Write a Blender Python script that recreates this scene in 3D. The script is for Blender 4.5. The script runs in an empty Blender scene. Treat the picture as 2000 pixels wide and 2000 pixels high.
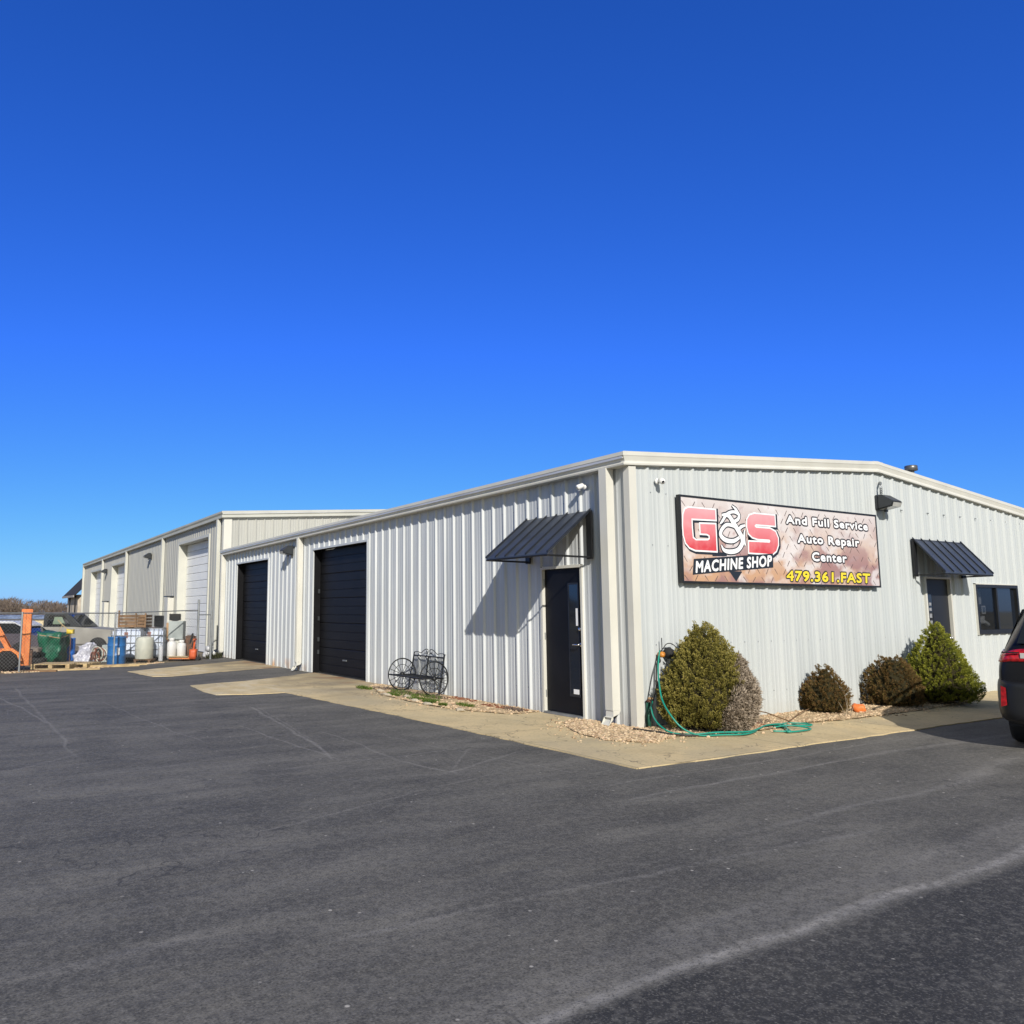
import bpy, bmesh, math, random
import numpy as np
from mathutils import Vector, Matrix

# ------------------------------------------------------------------ camera, sky, sun, exposure
SC = bpy.context.scene
COL = SC.collection
cam_data = bpy.data.cameras.new('camera')
cam = bpy.data.objects.new('camera', cam_data)
COL.objects.link(cam)
cam.location = (-7.531, -7.369, 1.5)
cam.rotation_euler = (math.pi/2 + 0.1238, 0.0007, -0.5301)
cam_data.sensor_width = 36
cam_data.lens = 27.676
cam_data.shift_x = 0.0928
cam_data.clip_start = 0.05
cam_data.clip_end = 3000
SC.camera = cam

SUN = Vector((-0.80, -1.76, 1.12)).normalized()
SUN_EL = math.asin(SUN.z)
SUN_AZ = math.atan2(SUN.x, SUN.y) % (2*math.pi)

world = bpy.data.worlds.new("World")
SC.world = world
world.use_nodes = True
wn, wl = world.node_tree.nodes, world.node_tree.links
sky = wn.new('ShaderNodeTexSky')
sky.sky_type = 'NISHITA'
sky.sun_disc = False
sky.sun_elevation = SUN_EL
sky.sun_rotation = SUN_AZ
sky.altitude = 400
sky.air_density = 1.0
sky.dust_density = 0.3
sky.ozone_density = 1.5
sep = wn.new('ShaderNodeSeparateColor')
wl.new(sky.outputs[0], sep.inputs[0])
def wmath(op, a, b=None):
    m = wn.new('ShaderNodeMath'); m.operation = op
    for i, v in enumerate((a, b)):
        if v is None: continue
        if isinstance(v, (int, float)): m.inputs[i].default_value = v
        else: wl.new(v, m.inputs[i])
    return m.outputs[0]
# deepened blue away from the sun (per-channel contrast of the same sky), paler warm-tinted sky towards it, added to fill the shadows
# values are for background strength 0.1
r_ = wmath('MULTIPLY', wmath('POWER', wmath('MULTIPLY', sep.outputs[0], 0.1), 1.23), 2.45)
g_ = wmath('MULTIPLY', sep.outputs[1], 0.50)
b_ = wmath('MINIMUM', wmath('MULTIPLY', wmath('POWER', wmath('MULTIPLY', sep.outputs[2], 0.1), 1.0), 14.6), 7.95)
comb = wn.new('ShaderNodeCombineColor')
for i, v in enumerate((r_, g_, b_)): wl.new(v, comb.inputs[i])
fill_sky = wn.new('ShaderNodeMix'); fill_sky.data_type = 'RGBA'; fill_sky.blend_type = 'MULTIPLY'
fill_sky.inputs[0].default_value = 1.0
wl.new(sky.outputs[0], fill_sky.inputs[6]); fill_sky.inputs[7].default_value = (0.92, 0.83, 0.72, 1)
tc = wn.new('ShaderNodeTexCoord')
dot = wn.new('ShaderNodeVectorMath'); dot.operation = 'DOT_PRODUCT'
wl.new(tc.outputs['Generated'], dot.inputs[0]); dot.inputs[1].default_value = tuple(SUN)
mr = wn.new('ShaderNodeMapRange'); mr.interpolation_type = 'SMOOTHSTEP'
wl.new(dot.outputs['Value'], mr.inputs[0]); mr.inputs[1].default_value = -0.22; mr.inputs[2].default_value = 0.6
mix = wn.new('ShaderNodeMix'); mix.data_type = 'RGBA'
wl.new(mr.outputs[0], mix.inputs[0]); wl.new(comb.outputs[0], mix.inputs[6]); wl.new(fill_sky.outputs[2], mix.inputs[7])
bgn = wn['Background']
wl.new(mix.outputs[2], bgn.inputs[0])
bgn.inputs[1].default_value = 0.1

sd = bpy.data.lights.new('sun', 'SUN')
sd.energy = 4.3
sd.angle = math.radians(0.5)
sd.color = (1.0, 0.945, 0.865)
so = bpy.data.objects.new('sun', sd)
COL.objects.link(so)
so.rotation_euler = SUN.to_track_quat('Z', 'Y').to_euler()
so.location = (0, -10, 30)

SC.view_settings.view_transform = 'Standard'
SC.view_settings.look = 'None'
SC.view_settings.exposure = 0.30
SC.view_settings.gamma = 1.0
SC.view_settings.use_curve_mapping = False
SC.render.engine = 'CYCLES'
SC.cycles.max_bounces = 6

rnd = random.Random(7)
nrs = np.random.RandomState(11)
R2 = (0.8629, -0.5055)      # sideways direction in the yard (along its fence, roughly)
V2 = (0.5055, 0.8629)
YAW = math.radians(-30.36)

# ------------------------------------------------------------------ materials
MATS = {}
def mat(name, col, rough=0.6, metal=0.0, var=0.12, vs=(3, 3, 3), bump=0.0, bs=40, col2=None, spec=0.5, coat=0.0,
        lo=0.35, hi=0.65, detail=5, extra=None):
    """principled material; colour drifts between col and col2 (or a darker col) by noise of scale vs"""
    if name in MATS: return MATS[name]
    m = bpy.data.materials.new(name); m.use_nodes = True
    n, l = m.node_tree.nodes, m.node_tree.links
    b = n['Principled BSDF']
    b.inputs['Roughness'].default_value = rough
    b.inputs['Metallic'].default_value = metal
    b.inputs['Specular IOR Level'].default_value = spec
    b.inputs['Coat Weight'].default_value = coat
    c2 = col2 if col2 else tuple(c*(1-var*2) for c in col)
    g = n.new('ShaderNodeNewGeometry')
    mp = n.new('ShaderNodeMapping'); mp.inputs['Scale'].default_value = vs
    l.new(g.outputs['Position'], mp.inputs[0])
    t = n.new('ShaderNodeTexNoise'); t.inputs['Scale'].default_value = 1.0; t.inputs['Detail'].default_value = detail
    l.new(mp.outputs[0], t.inputs['Vector'])
    r = n.new('ShaderNodeMapRange'); r.inputs[1].default_value = lo; r.inputs[2].default_value = hi
    l.new(t.outputs[0], r.inputs[0])
    x = n.new('ShaderNodeMix'); x.data_type = 'RGBA'
    l.new(r.outputs[0], x.inputs[0])
    x.inputs[6].default_value = (*c2, 1); x.inputs[7].default_value = (*col, 1)
    out = x.outputs[2]
    if extra: out = extra(n, l, g, out, b)
    l.new(out, b.inputs['Base Color'])
    if bump:
        t2 = n.new('ShaderNodeTexNoise'); t2.inputs['Scale'].default_value = bs; t2.inputs['Detail'].default_value = 4
        l.new(g.outputs['Position'], t2.inputs['Vector'])
        bm = n.new('ShaderNodeBump'); bm.inputs['Strength'].default_value = bump; bm.inputs['Distance'].default_value = 0.01
        l.new(t2.outputs[0], bm.inputs['Height']); l.new(bm.outputs[0], b.inputs['Normal'])
    MATS[name] = m
    return m

def N(n, l, kind, op=None, ins=(), **kw):
    q = n.new(kind)
    if op: q.operation = op
    for i, v in enumerate(ins):
        if v is None: continue
        if hasattr(v, 'is_linked') or isinstance(v, bpy.types.NodeSocket): l.new(v, q.inputs[i])
        else: q.inputs[i].default_value = v
    return q

def blend(n, l, fac, a, col):
    x = n.new('ShaderNodeMix'); x.data_type = 'RGBA'
    l.new(fac, x.inputs[0]); l.new(a, x.inputs[6]); x.inputs[7].default_value = (*col, 1)
    return x.outputs[2]

def noise(n, l, g, scale, detail=4, vs=(1, 1, 1), off=0.0):
    mp = n.new('ShaderNodeMapping'); mp.inputs['Scale'].default_value = vs; mp.inputs['Location'].default_value = (off, off*.7, 0)
    l.new(g.outputs['Position'], mp.inputs[0])
    t = n.new('ShaderNodeTexNoise'); t.inputs['Scale'].default_value = scale; t.inputs['Detail'].default_value = detail
    l.new(mp.outputs[0], t.inputs['Vector'])
    return t.outputs[0]

def mrange(n, l, v, a, b, c=0.0, d=1.0):
    r = n.new('ShaderNodeMapRange'); l.new(v, r.inputs[0])
    for i, q in enumerate((a, b, c, d)): r.inputs[i+1].default_value = q
    return r.outputs[0]

def mul(n, l, a, b): return N(n, l, 'ShaderNodeMath', 'MULTIPLY', (a, b)).outputs[0]

def rusty_foot(n, l, g, out, b):
    """orange rust where the sheets meet the wet ground, chalky vertical runs above"""
    s = n.new('ShaderNodeSeparateXYZ'); l.new(g.outputs['Position'], s.inputs[0])
    low = mrange(n, l, s.outputs[2], 0.30, 0.0)
    pat = mrange(n, l, noise(n, l, g, 2.2, 5, (1.2, 1.2, 0.6)), 0.50, 0.64)
    far = mrange(n, l, s.outputs[1], 6.5, 9.5)
    out = blend(n, l, mul(n, l, mul(n, l, low, pat), far), out, (0.42, 0.20, 0.06))
    dirt = mrange(n, l, noise(n, l, g, 9.0, 6, (1, 1, .05), 4.0), 0.52, 0.72, 0, .30)
    out = blend(n, l, dirt, out, (0.34, 0.36, 0.38))
    splash = mrange(n, l, s.outputs[2], 0.22, 0.0, 0, .35)
    return blend(n, l, mul(n, l, splash, noise(n, l, g, 14, 3)), out, (0.30, 0.25, 0.18))

def gable_wear(n, l, g, out, b):
    s = n.new('ShaderNodeSeparateXYZ'); l.new(g.outputs['Position'], s.inputs[0])
    dirt = mrange(n, l, noise(n, l, g, 7.0, 6, (1, 1, .05), 2.0), 0.5, 0.75, 0, .22)
    out = blend(n, l, dirt, out, (0.40, 0.43, 0.42))
    splash = mrange(n, l, s.outputs[2], 0.25, 0.0, 0, .4)
    return blend(n, l, mul(n, l, splash, noise(n, l, g, 12, 3)), out, (0.36, 0.31, 0.22))

SIDE = mat('side_wall_paint', (0.56, 0.58, 0.585), 0.42, 0.0, vs=(6, 5, .35), col2=(0.43, 0.455, 0.465), bump=.06, bs=9, extra=rusty_foot, lo=.3, hi=.7)
GAB = mat('gable_wall_paint', (0.475, 0.502, 0.500), 0.5, 0.0, vs=(3, 3, .3), col2=(0.44, 0.468, 0.466), bump=.05, bs=7, extra=gable_wear)
FARW = mat('far_wall_paint', (0.40, 0.40, 0.365), 0.55, 0.0, vs=(2, 2, .3), col2=(0.36, 0.36, 0.33), bump=.08, bs=6)
TRIM = mat('cream_trim_paint', (0.60, 0.59, 0.53), 0.45, 0.0, vs=(2, 2, 1), col2=(0.54, 0.53, 0.47), bump=.06, bs=10)
TRIMF = mat('pale_trim_paint', (0.52, 0.52, 0.46), 0.5, 0.0, vs=(1, 1, 1), col2=(0.47, 0.47, 0.42))
BLACKP = mat('black_door_paint', (0.0075, 0.0075, 0.009), 0.5, 0.0, var=.2, vs=(2, 2, 2), spec=.22, bump=.05, bs=20)
FRAMEP = mat('black_frame_paint', (0.015, 0.016, 0.018), 0.45, 0.0, var=.2)
AWN = mat('navy_awning_metal', (0.060, 0.072, 0.094), 0.38, 0.2, var=.12, vs=(6, 6, 2), bump=.05, bs=15)
AWND = mat('navy_awning_seam', (0.022, 0.026, 0.034), 0.4, 0.2, var=.1)
WDOOR = mat('white_overhead_door_paint', (0.76, 0.77, 0.76), 0.5, 0.0, vs=(1, 1, 2), col2=(0.70, 0.71, 0.71))
ROOFM = mat('galvalume_roof', (0.60, 0.60, 0.58), 0.4, 0.3, vs=(1, 1, 1))
DARK = mat('dark_interior', (0.02, 0.02, 0.022), 0.9, vs=(1, 1, 1))
BRONZE = mat('bronze_lamp_housing', (0.045, 0.050, 0.055), 0.42, 0.2, var=.15)
LENS = mat('lamp_lens_glass', (0.45, 0.45, 0.42), 0.15, 0.0, var=.1)
WPLAST = mat('white_plastic', (0.78, 0.78, 0.76), 0.4, 0.0, var=.06)
STEEL = mat('galvanised_steel', (0.33, 0.35, 0.36), 0.45, 0.6, var=.15, vs=(5, 5, 5))
IRON = mat('black_wrought_iron', (0.020, 0.022, 0.024), 0.5, 0.3, var=.2)
CHROME = mat('satin_chrome', (0.70, 0.70, 0.70), 0.25, 1.0, var=.03)
WOOD = mat('weathered_pine', (0.50, 0.38, 0.20), 0.8, 0.0, vs=(7, 7, 20), col2=(0.32, 0.23, 0.12), bump=.3, bs=30)
WOODB = mat('old_brown_timber', (0.23, 0.13, 0.06), 0.8, 0.0, vs=(7, 7, 9), col2=(0.12, 0.07, 0.035), bump=.3, bs=30)
CARD = mat('brown_cardboard', (0.40, 0.25, 0.13), 0.85, 0.0, vs=(4, 4, 4))
ORANGE = mat('faded_orange_paint', (0.72, 0.25, 0.07), 0.5, 0.0, vs=(6, 6, 6), col2=(0.58, 0.16, 0.04))
REDOR = mat('red_orange_paint', (0.55, 0.10, 0.03), 0.5, 0.0, vs=(6, 6, 6), col2=(0.36, 0.07, 0.03))
RUBBER = mat('black_rubber', (0.016, 0.016, 0.017), 0.8, var=.2, bump=.2, bs=60)
BLUEP = mat('blue_barrel_plastic', (0.018, 0.16, 0.46), 0.38, 0.0, var=.12)
CREAMP = mat('cream_tank_paint', (0.62, 0.62, 0.52), 0.5, 0.0, vs=(12, 12, 12), col2=(0.50, 0.52, 0.45))
TOTE = mat('milky_tote_plastic', (0.62, 0.68, 0.78), 0.4, 0.0, vs=(4, 4, 4), col2=(0.50, 0.56, 0.68))
GREENT = mat('green_tarpaulin', (0.008, 0.115, 0.060), 0.45, 0.0, vs=(8, 8, 8), col2=(0.004, 0.050, 0.028), bump=.5, bs=9)
GREYP = mat('grey_cabinet_paint', (0.33, 0.37, 0.36), 0.5, 0.0, var=.06)
BEIGEP = mat('beige_grey_truck_paint', (0.29, 0.28, 0.25), 0.55, 0.0, vs=(2, 2, 2), col2=(0.21, 0.20, 0.18))
RUST = mat('rusty_scrap', (0.20, 0.10, 0.055), 0.85, 0.1, vs=(15, 15, 15), col2=(0.07, 0.05, 0.04), bump=.5, bs=40)
COPPER = mat('red_brown_tubing', (0.34, 0.13, 0.08), 0.5, 0.3, vs=(15, 15, 15), col2=(0.18, 0.07, 0.05))
CLEARW = mat('crumpled_plastic_film', (0.55, 0.56, 0.62), 0.25, 0.0, vs=(14, 14, 14), col2=(0.30, 0.30, 0.36), bump=.9, bs=20)
YELL = mat('yellow_plastic', (0.62, 0.45, 0.03), 0.5, 0.0, var=.1)
CARP = mat('black_car_paint', (0.006, 0.006, 0.008), 0.28, 0.0, var=.05, spec=.35)
CARTRIM = mat('black_bumper_plastic', (0.009, 0.009, 0.010), 0.4, 0.0, var=.1)
TINT = mat('tinted_car_glass', (0.010, 0.012, 0.014), 0.05, 0.0, var=.02, spec=.8)
REDL = mat('red_lamp_lens', (0.52, 0.008, 0.012), 0.12, 0.0, vs=(30, 30, 30), col2=(0.26, 0.004, 0.006), coat=1)
DARKRED = mat('dark_red_lamp_lens', (0.20, 0.004, 0.006), 0.15, 0.0, var=.1, coat=1)
WINGL = mat('dark_window_glass', (0.010, 0.014, 0.022), 0.04, 0.0, var=.02, spec=.8)
GREENG = mat('greenish_reflection', (0.20, 0.26, 0.19), 0.1, 0.0, var=.1)
HOSE = mat('teal_hose_rubber', (0.010, 0.26, 0.19), 0.38, 0.0, var=.1)
HOSEB = mat('dark_hose_rubber', (0.03, 0.028, 0.026), 0.5, 0.0, var=.1)
GREENB = mat('green_bib', (0.02, 0.10, 0.07), 0.5, 0.0, var=.1)
WHITE = mat('sign_white', (0.80, 0.80, 0.80), 0.4, var=.01)
INK = mat('sign_dark_ink', (0.018, 0.022, 0.030), 0.4, var=.05)
YELLOWI = mat('sign_yellow', (0.80, 0.62, 0.03), 0.4, var=.03)

def glass_mat(name, col, alpha):
    m = bpy.data.materials.new(name); m.use_nodes = True
    n, l = m.node_tree.nodes, m.node_tree.links
    b = n['Principled BSDF']
    b.inputs['Base Color'].default_value = (*col, 1); b.inputs['Roughness'].default_value = .03
    b.inputs['Alpha'].default_value = alpha
    b.inputs['Specular IOR Level'].default_value = .8
    return m
PANE = glass_mat('smoked_pane', (0.006, 0.009, 0.016), .45)

# sign print: faded diamond-plate artwork, white at the top, peach low left, mauve on the right
def sign_back():
    m = bpy.data.materials.new('sign_print'); m.use_nodes = True
    n, l = m.node_tree.nodes, m.node_tree.links
    b = n['Principled BSDF']; b.inputs['Roughness'].default_value = .35
    g = n.new('ShaderNodeNewGeometry')
    s = n.new('ShaderNodeSeparateXYZ'); l.new(g.outputs['Position'], s.inputs[0])
    base = n.new('ShaderNodeRGB'); base.outputs[0].default_value = (0.60, 0.55, 0.53, 1)
    out = base.outputs[0]
    n1 = noise(n, l, g, 2.1, 3, (1, 1, 1.4), 3.3)
    low = mrange(n, l, s.outputs[2], 2.95, 2.0)
    f = mul(n, l, low, mrange(n, l, n1, .38, .52))
    out = blend(n, l, f, out, (0.50, 0.30, 0.18))
    n2 = noise(n, l, g, 1.7, 3, (1, 1, 1.2), 9.1)
    f = mul(n, l, mrange(n, l, s.outputs[2], 3.05, 2.2), mrange(n, l, n2, .45, .55, 0, .85))
    out = blend(n, l, f, out, (0.29, 0.155, 0.155))
    n3 = noise(n, l, g, 2.2, 3, (1, 1, 1), 5.0)
    out = blend(n, l, mrange(n, l, n3, .57, .63, 0, .7), out, (0.66, 0.63, 0.63))
    n4 = noise(n, l, g, 9, 6, (1, 1, 1), 1.0)
    out = blend(n, l, mrange(n, l, n4, .60, .74, 0, .4), out, (0.33, 0.19, 0.19))
    l.new(out, b.inputs['Base Color'])
    return m
SIGNB = sign_back()
def red_fade():
    m = bpy.data.materials.new('sign_faded_red'); m.use_nodes = True
    n, l = m.node_tree.nodes, m.node_tree.links
    b = n['Principled BSDF']; b.inputs['Roughness'].default_value = .35
    g = n.new('ShaderNodeNewGeometry')
    s = n.new('ShaderNodeSeparateXYZ'); l.new(g.outputs['Position'], s.inputs[0])
    base = n.new('ShaderNodeRGB'); base.outputs[0].default_value = (0.56, 0.055, 0.065, 1)
    out = blend(n, l, mrange(n, l, s.outputs[2], 2.35, 2.90, 0, .62), base.outputs[0], (0.80, 0.50, 0.54))
    out = blend(n, l, mrange(n, l, noise(n, l, g, 5), .45, .7, 0, .25), out, (0.80, 0.45, 0.45))
    l.new(out, b.inputs['Base Color'])
    return m
REDF = red_fade()

# ---- ground materials
MARKS = [  # (x0,y0,x1,y1, half width, strength): scuffs and tyre marks worn into the asphalt
 (-9.5, -5.02, -5.0, -4.90, 0.0396, 0.85), (-5.0, -4.90, 0.5, -4.82, 0.0432, 0.90), (0.5, -4.82, 7, -4.4, 0.0576, 0.80), (-6.5, -4.80, 1.5, -4.66, 0.1600, 0.22),
 (-4.63, -4.63, -2.59, -4.62, 0.0600, 0.25), (-2.6, -4.62, 4.0, -4.35, 0.0800, 0.30),
 (-2.71, -2.65, 0.75, -2.50, 0.0224, 0.56), (0.75, -2.50, 6.0, -2.62, 0.0500, 0.40),
 (-2.85, -3.73, 0.2, -3.63, 0.0350, 0.36), (0.2, -3.63, 3.5, -3.05, 0.1000, 0.38),
 (-3.45, 4.65, -3.89, 1.21, 0.0224, 0.62), (-3.89, 1.21, -4.12, 0.22, 0.0192, 0.62), (-3.38, 4.5, -3.80, 1.5, 0.0128, 0.39),
 (-4.21, 2.7, -4.10, 0.21, 0.0160, 0.47), (-3.49, 1.65, -3.59, -0.26, 0.0176, 0.41), (-3.59, -0.26, -3.47, -1.0, 0.0176, 0.47),
 (-4.65, -0.09, -2.47, -0.03, 0.0176, 0.39), (-3.47, -1.0, -2.38, -0.55, 0.0208, 0.51), (-3.3, -.8, -2.7, -.2, 0.0144, 0.39),
 (-6.39, 9.73, -6.33, 3.83, 0.0240, 0.43), (-6.33, 3.83, -6.34, 1.71, 0.0192, 0.43), (-6.34, 1.71, -6.82, 1.26, 0.0240, 0.34),
 (-6.72, 8.33, -6.34, 4.38, 0.0200, 0.51), (-5.3, 6.5, -5.0, 2.0, 0.0120, 0.39), (-4.9, 3.2, -3.2, 3.5, 0.0112, 0.34), (-5.6, -2.0, -3.0, -1.2, 0.0128, 0.34), (-6.6, .4, -4.4, .9, 0.0096, 0.34), (-2.6, -2.2, 2.0, -2.1, 0.0160, 0.34), (-5.8, -3.9, -2.2, -4.1, 0.0240, 0.29), (-3.0, 1.2, -2.5, -1.6, 0.0112, 0.39), (-7.3, -3.6, -6.5, -3.55, 0.0500, 0.28),
]
DARKMARKS = [(-7.6, -1.50, -5.5, -1.74, .12, .42), (-7.5, -3.34, -6.5, -3.38, .09, .30), (-6.0, -5.4, 4.0, -5.25, .32, .34),
             (-5.0, -6.3, 6.0, -6.0, .4, .25), (-5, 7.5, -6.2, 1.5, .22, .22)]
def asphalt():
    m = bpy.data.materials.new('asphalt'); m.use_nodes = True
    n, l = m.node_tree.nodes, m.node_tree.links
    b = n['Principled BSDF']; b.inputs['Roughness'].default_value = .82; b.inputs['Specular IOR Level'].default_value = .35
    g = n.new('ShaderNodeNewGeometry')
    base = n.new('ShaderNodeRGB'); base.outputs[0].default_value = (0.092, 0.087, 0.077, 1)
    out = base.outputs[0]
    # broad worn and fresh areas, streaked along the driving direction
    out = blend(n, l, mrange(n, l, noise(n, l, g, 0.35, 6, (1, 2.2, 1), 2), .42, .60, 0, .8), out, (0.132, 0.124, 0.108))
    out = blend(n, l, mrange(n, l, noise(n, l, g, 1.0, 7, (.6, 2.2, 1), 7), .50, .68, 0, .55), out, (0.185, 0.174, 0.152))
    out = blend(n, l, mrange(n, l, noise(n, l, g, 1.3, 7, (.8, 1.8, 1), 15), .50, .66, 0, .6), out, (0.050, 0.048, 0.045))
    out = blend(n, l, mrange(n, l, noise(n, l, g, 3.5, 6, (1.6, .6, 1), 21), .55, .72, 0, .35), out, (0.045, 0.044, 0.043))
    # warped position for the marks
    wn_ = n.new('ShaderNodeTexNoise'); wn_.inputs['Scale'].default_value = .8; wn_.inputs['Detail'].default_value = 6
    l.new(g.outputs['Position'], wn_.inputs['Vector'])
    sc = N(n, l, 'ShaderNodeVectorMath', 'SUBTRACT', (wn_.outputs['Color'], (0.5, 0.5, 0.5))).outputs[0]
    s2 = n.new('ShaderNodeVectorMath'); s2.operation = 'SCALE'; l.new(sc, s2.inputs[0]); s2.inputs['Scale'].default_value = .26
    pw = N(n, l, 'ShaderNodeVectorMath', 'ADD', (g.outputs['Position'], s2.outputs[0])).outputs[0]
    fine = mrange(n, l, noise(n, l, g, 16, 5, (1, 1, 1), 3), .33, .56, .25, 1)
    patch = mrange(n, l, noise(n, l, g, 1.6, 4, (1, 1, 1), 31), .35, .58, .55, 1)
    def seg(x0, y0, x1, y1, w, st):
        d = Vector((x1-x0, y1-y0, 0)); L = d.length; d /= L
        v = N(n, l, 'ShaderNodeVectorMath', 'SUBTRACT', (pw, (x0, y0, 0))).outputs[0]
        along = N(n, l, 'ShaderNodeVectorMath', 'DOT_PRODUCT', (v, tuple(d))).outputs['Value']
        across = N(n, l, 'ShaderNodeVectorMath', 'DOT_PRODUCT', (v, (-d.y, d.x, 0))).outputs['Value']
        a = N(n, l, 'ShaderNodeMath', 'ABSOLUTE', (across,)).outputs[0]
        f1 = mrange(n, l, a, w*1.5, w*.25, 0, st)
        m1 = mrange(n, l, along, -.25, .02)
        m2 = mrange(n, l, along, L+.25, L-.02)
        return mul(n, l, f1, mul(n, l, m1, m2))
    def many(segs):
        acc = None
        for s in segs:
            q = seg(*s)
            acc = q if acc is None else N(n, l, 'ShaderNodeMath', 'MAXIMUM', (acc, q)).outputs[0]
        return acc
    out = blend(n, l, mul(n, l, many(DARKMARKS), patch), out, (0.030, 0.030, 0.029))
    # newer, darker asphalt beyond the seam
    sp_ = n.new('ShaderNodeSeparateXYZ'); l.new(pw, sp_.inputs[0])
    newer = mul(n, l, mrange(n, l, sp_.outputs[1], -4.93, -4.99), mrange(n, l, sp_.outputs[0], -7.0, -5.4))
    newer = mul(n, l, newer, mrange(n, l, noise(n, l, g, 1.1, 6, (.5, 2.2, 1), 44), .40, .68, 1, .6))
    out = blend(n, l, newer, out, (0.026, 0.0255, 0.025))
    out = blend(n, l, mul(n, l, mul(n, l, many(MARKS), fine), patch), out, (0.30, 0.285, 0.265))
    # aggregate
    ag = noise(n, l, g, 85, 7, (1, 1, 1), 0)
    out = blend(n, l, mrange(n, l, ag, .53, .72, 0, .60), out, (0.22, 0.21, 0.19))
    out = blend(n, l, mrange(n, l, ag, .48, .34, 0, .60), out, (0.026, 0.026, 0.025))
    ag2 = noise(n, l, g, 26, 4, (1, 1, 1), 12)
    out = blend(n, l, mrange(n, l, ag2, .50, .70, 0, .35), out, (0.19, 0.18, 0.16))
    out = blend(n, l, mrange(n, l, ag2, .48, .32, 0, .35), out, (0.035, 0.035, 0.033))
    # hairline cracks and oil drips
    ck = N(n, l, 'ShaderNodeMath', 'ABSOLUTE', (N(n, l, 'ShaderNodeMath', 'SUBTRACT', (noise(n, l, g, .55, 7, (1, 1, 1), 91), .5)).outputs[0],)).outputs[0]
    ckm = mul(n, l, mrange(n, l, ck, .0030, .0008, 0, .55), mrange(n, l, noise(n, l, g, .4, 2, (1, 1, 1), 33), .50, .56))
    out = blend(n, l, ckm, out, (0.022, 0.022, 0.022))
    oil = mul(n, l, mrange(n, l, noise(n, l, g, 2.6, 3, (1, 1, 1), 120), .68, .74, 0, .6), mrange(n, l, noise(n, l, g, .35, 2, (1, 1, 1), 9), .45, .55))
    out = blend(n, l, oil, out, (0.028, 0.027, 0.026))
    vo = n.new('ShaderNodeTexVoronoi'); vo.inputs['Scale'].default_value = 7.0; l.new(g.outputs['Position'], vo.inputs['Vector'])
    rare = mrange(n, l, noise(n, l, g, 2.3, 2, (1, 1, 1), 50), .46, .58)
    out = blend(n, l, mul(n, l, mrange(n, l, vo.outputs['Distance'], .085, .05, 0, .7), rare), out, (0.50, 0.47, 0.42))
    l.new(out, b.inputs['Base Color'])
    bm = n.new('ShaderNodeBump'); bm.inputs['Strength'].default_value = .30; bm.inputs['Distance'].default_value = .006
    l.new(noise(n, l, g, 100, 5), bm.inputs['Height'])
    bm2 = n.new('ShaderNodeBump'); bm2.inputs['Strength'].default_value = .5; bm2.inputs['Distance'].default_value = .03
    l.new(noise(n, l, g, 1.8, 5, (1, 2, 1)), bm2.inputs['Height']); l.new(bm.outputs[0], bm2.inputs['Normal'])
    l.new(bm2.outputs[0], b.inputs['Normal'])
    return m
ASPH = asphalt()
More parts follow.
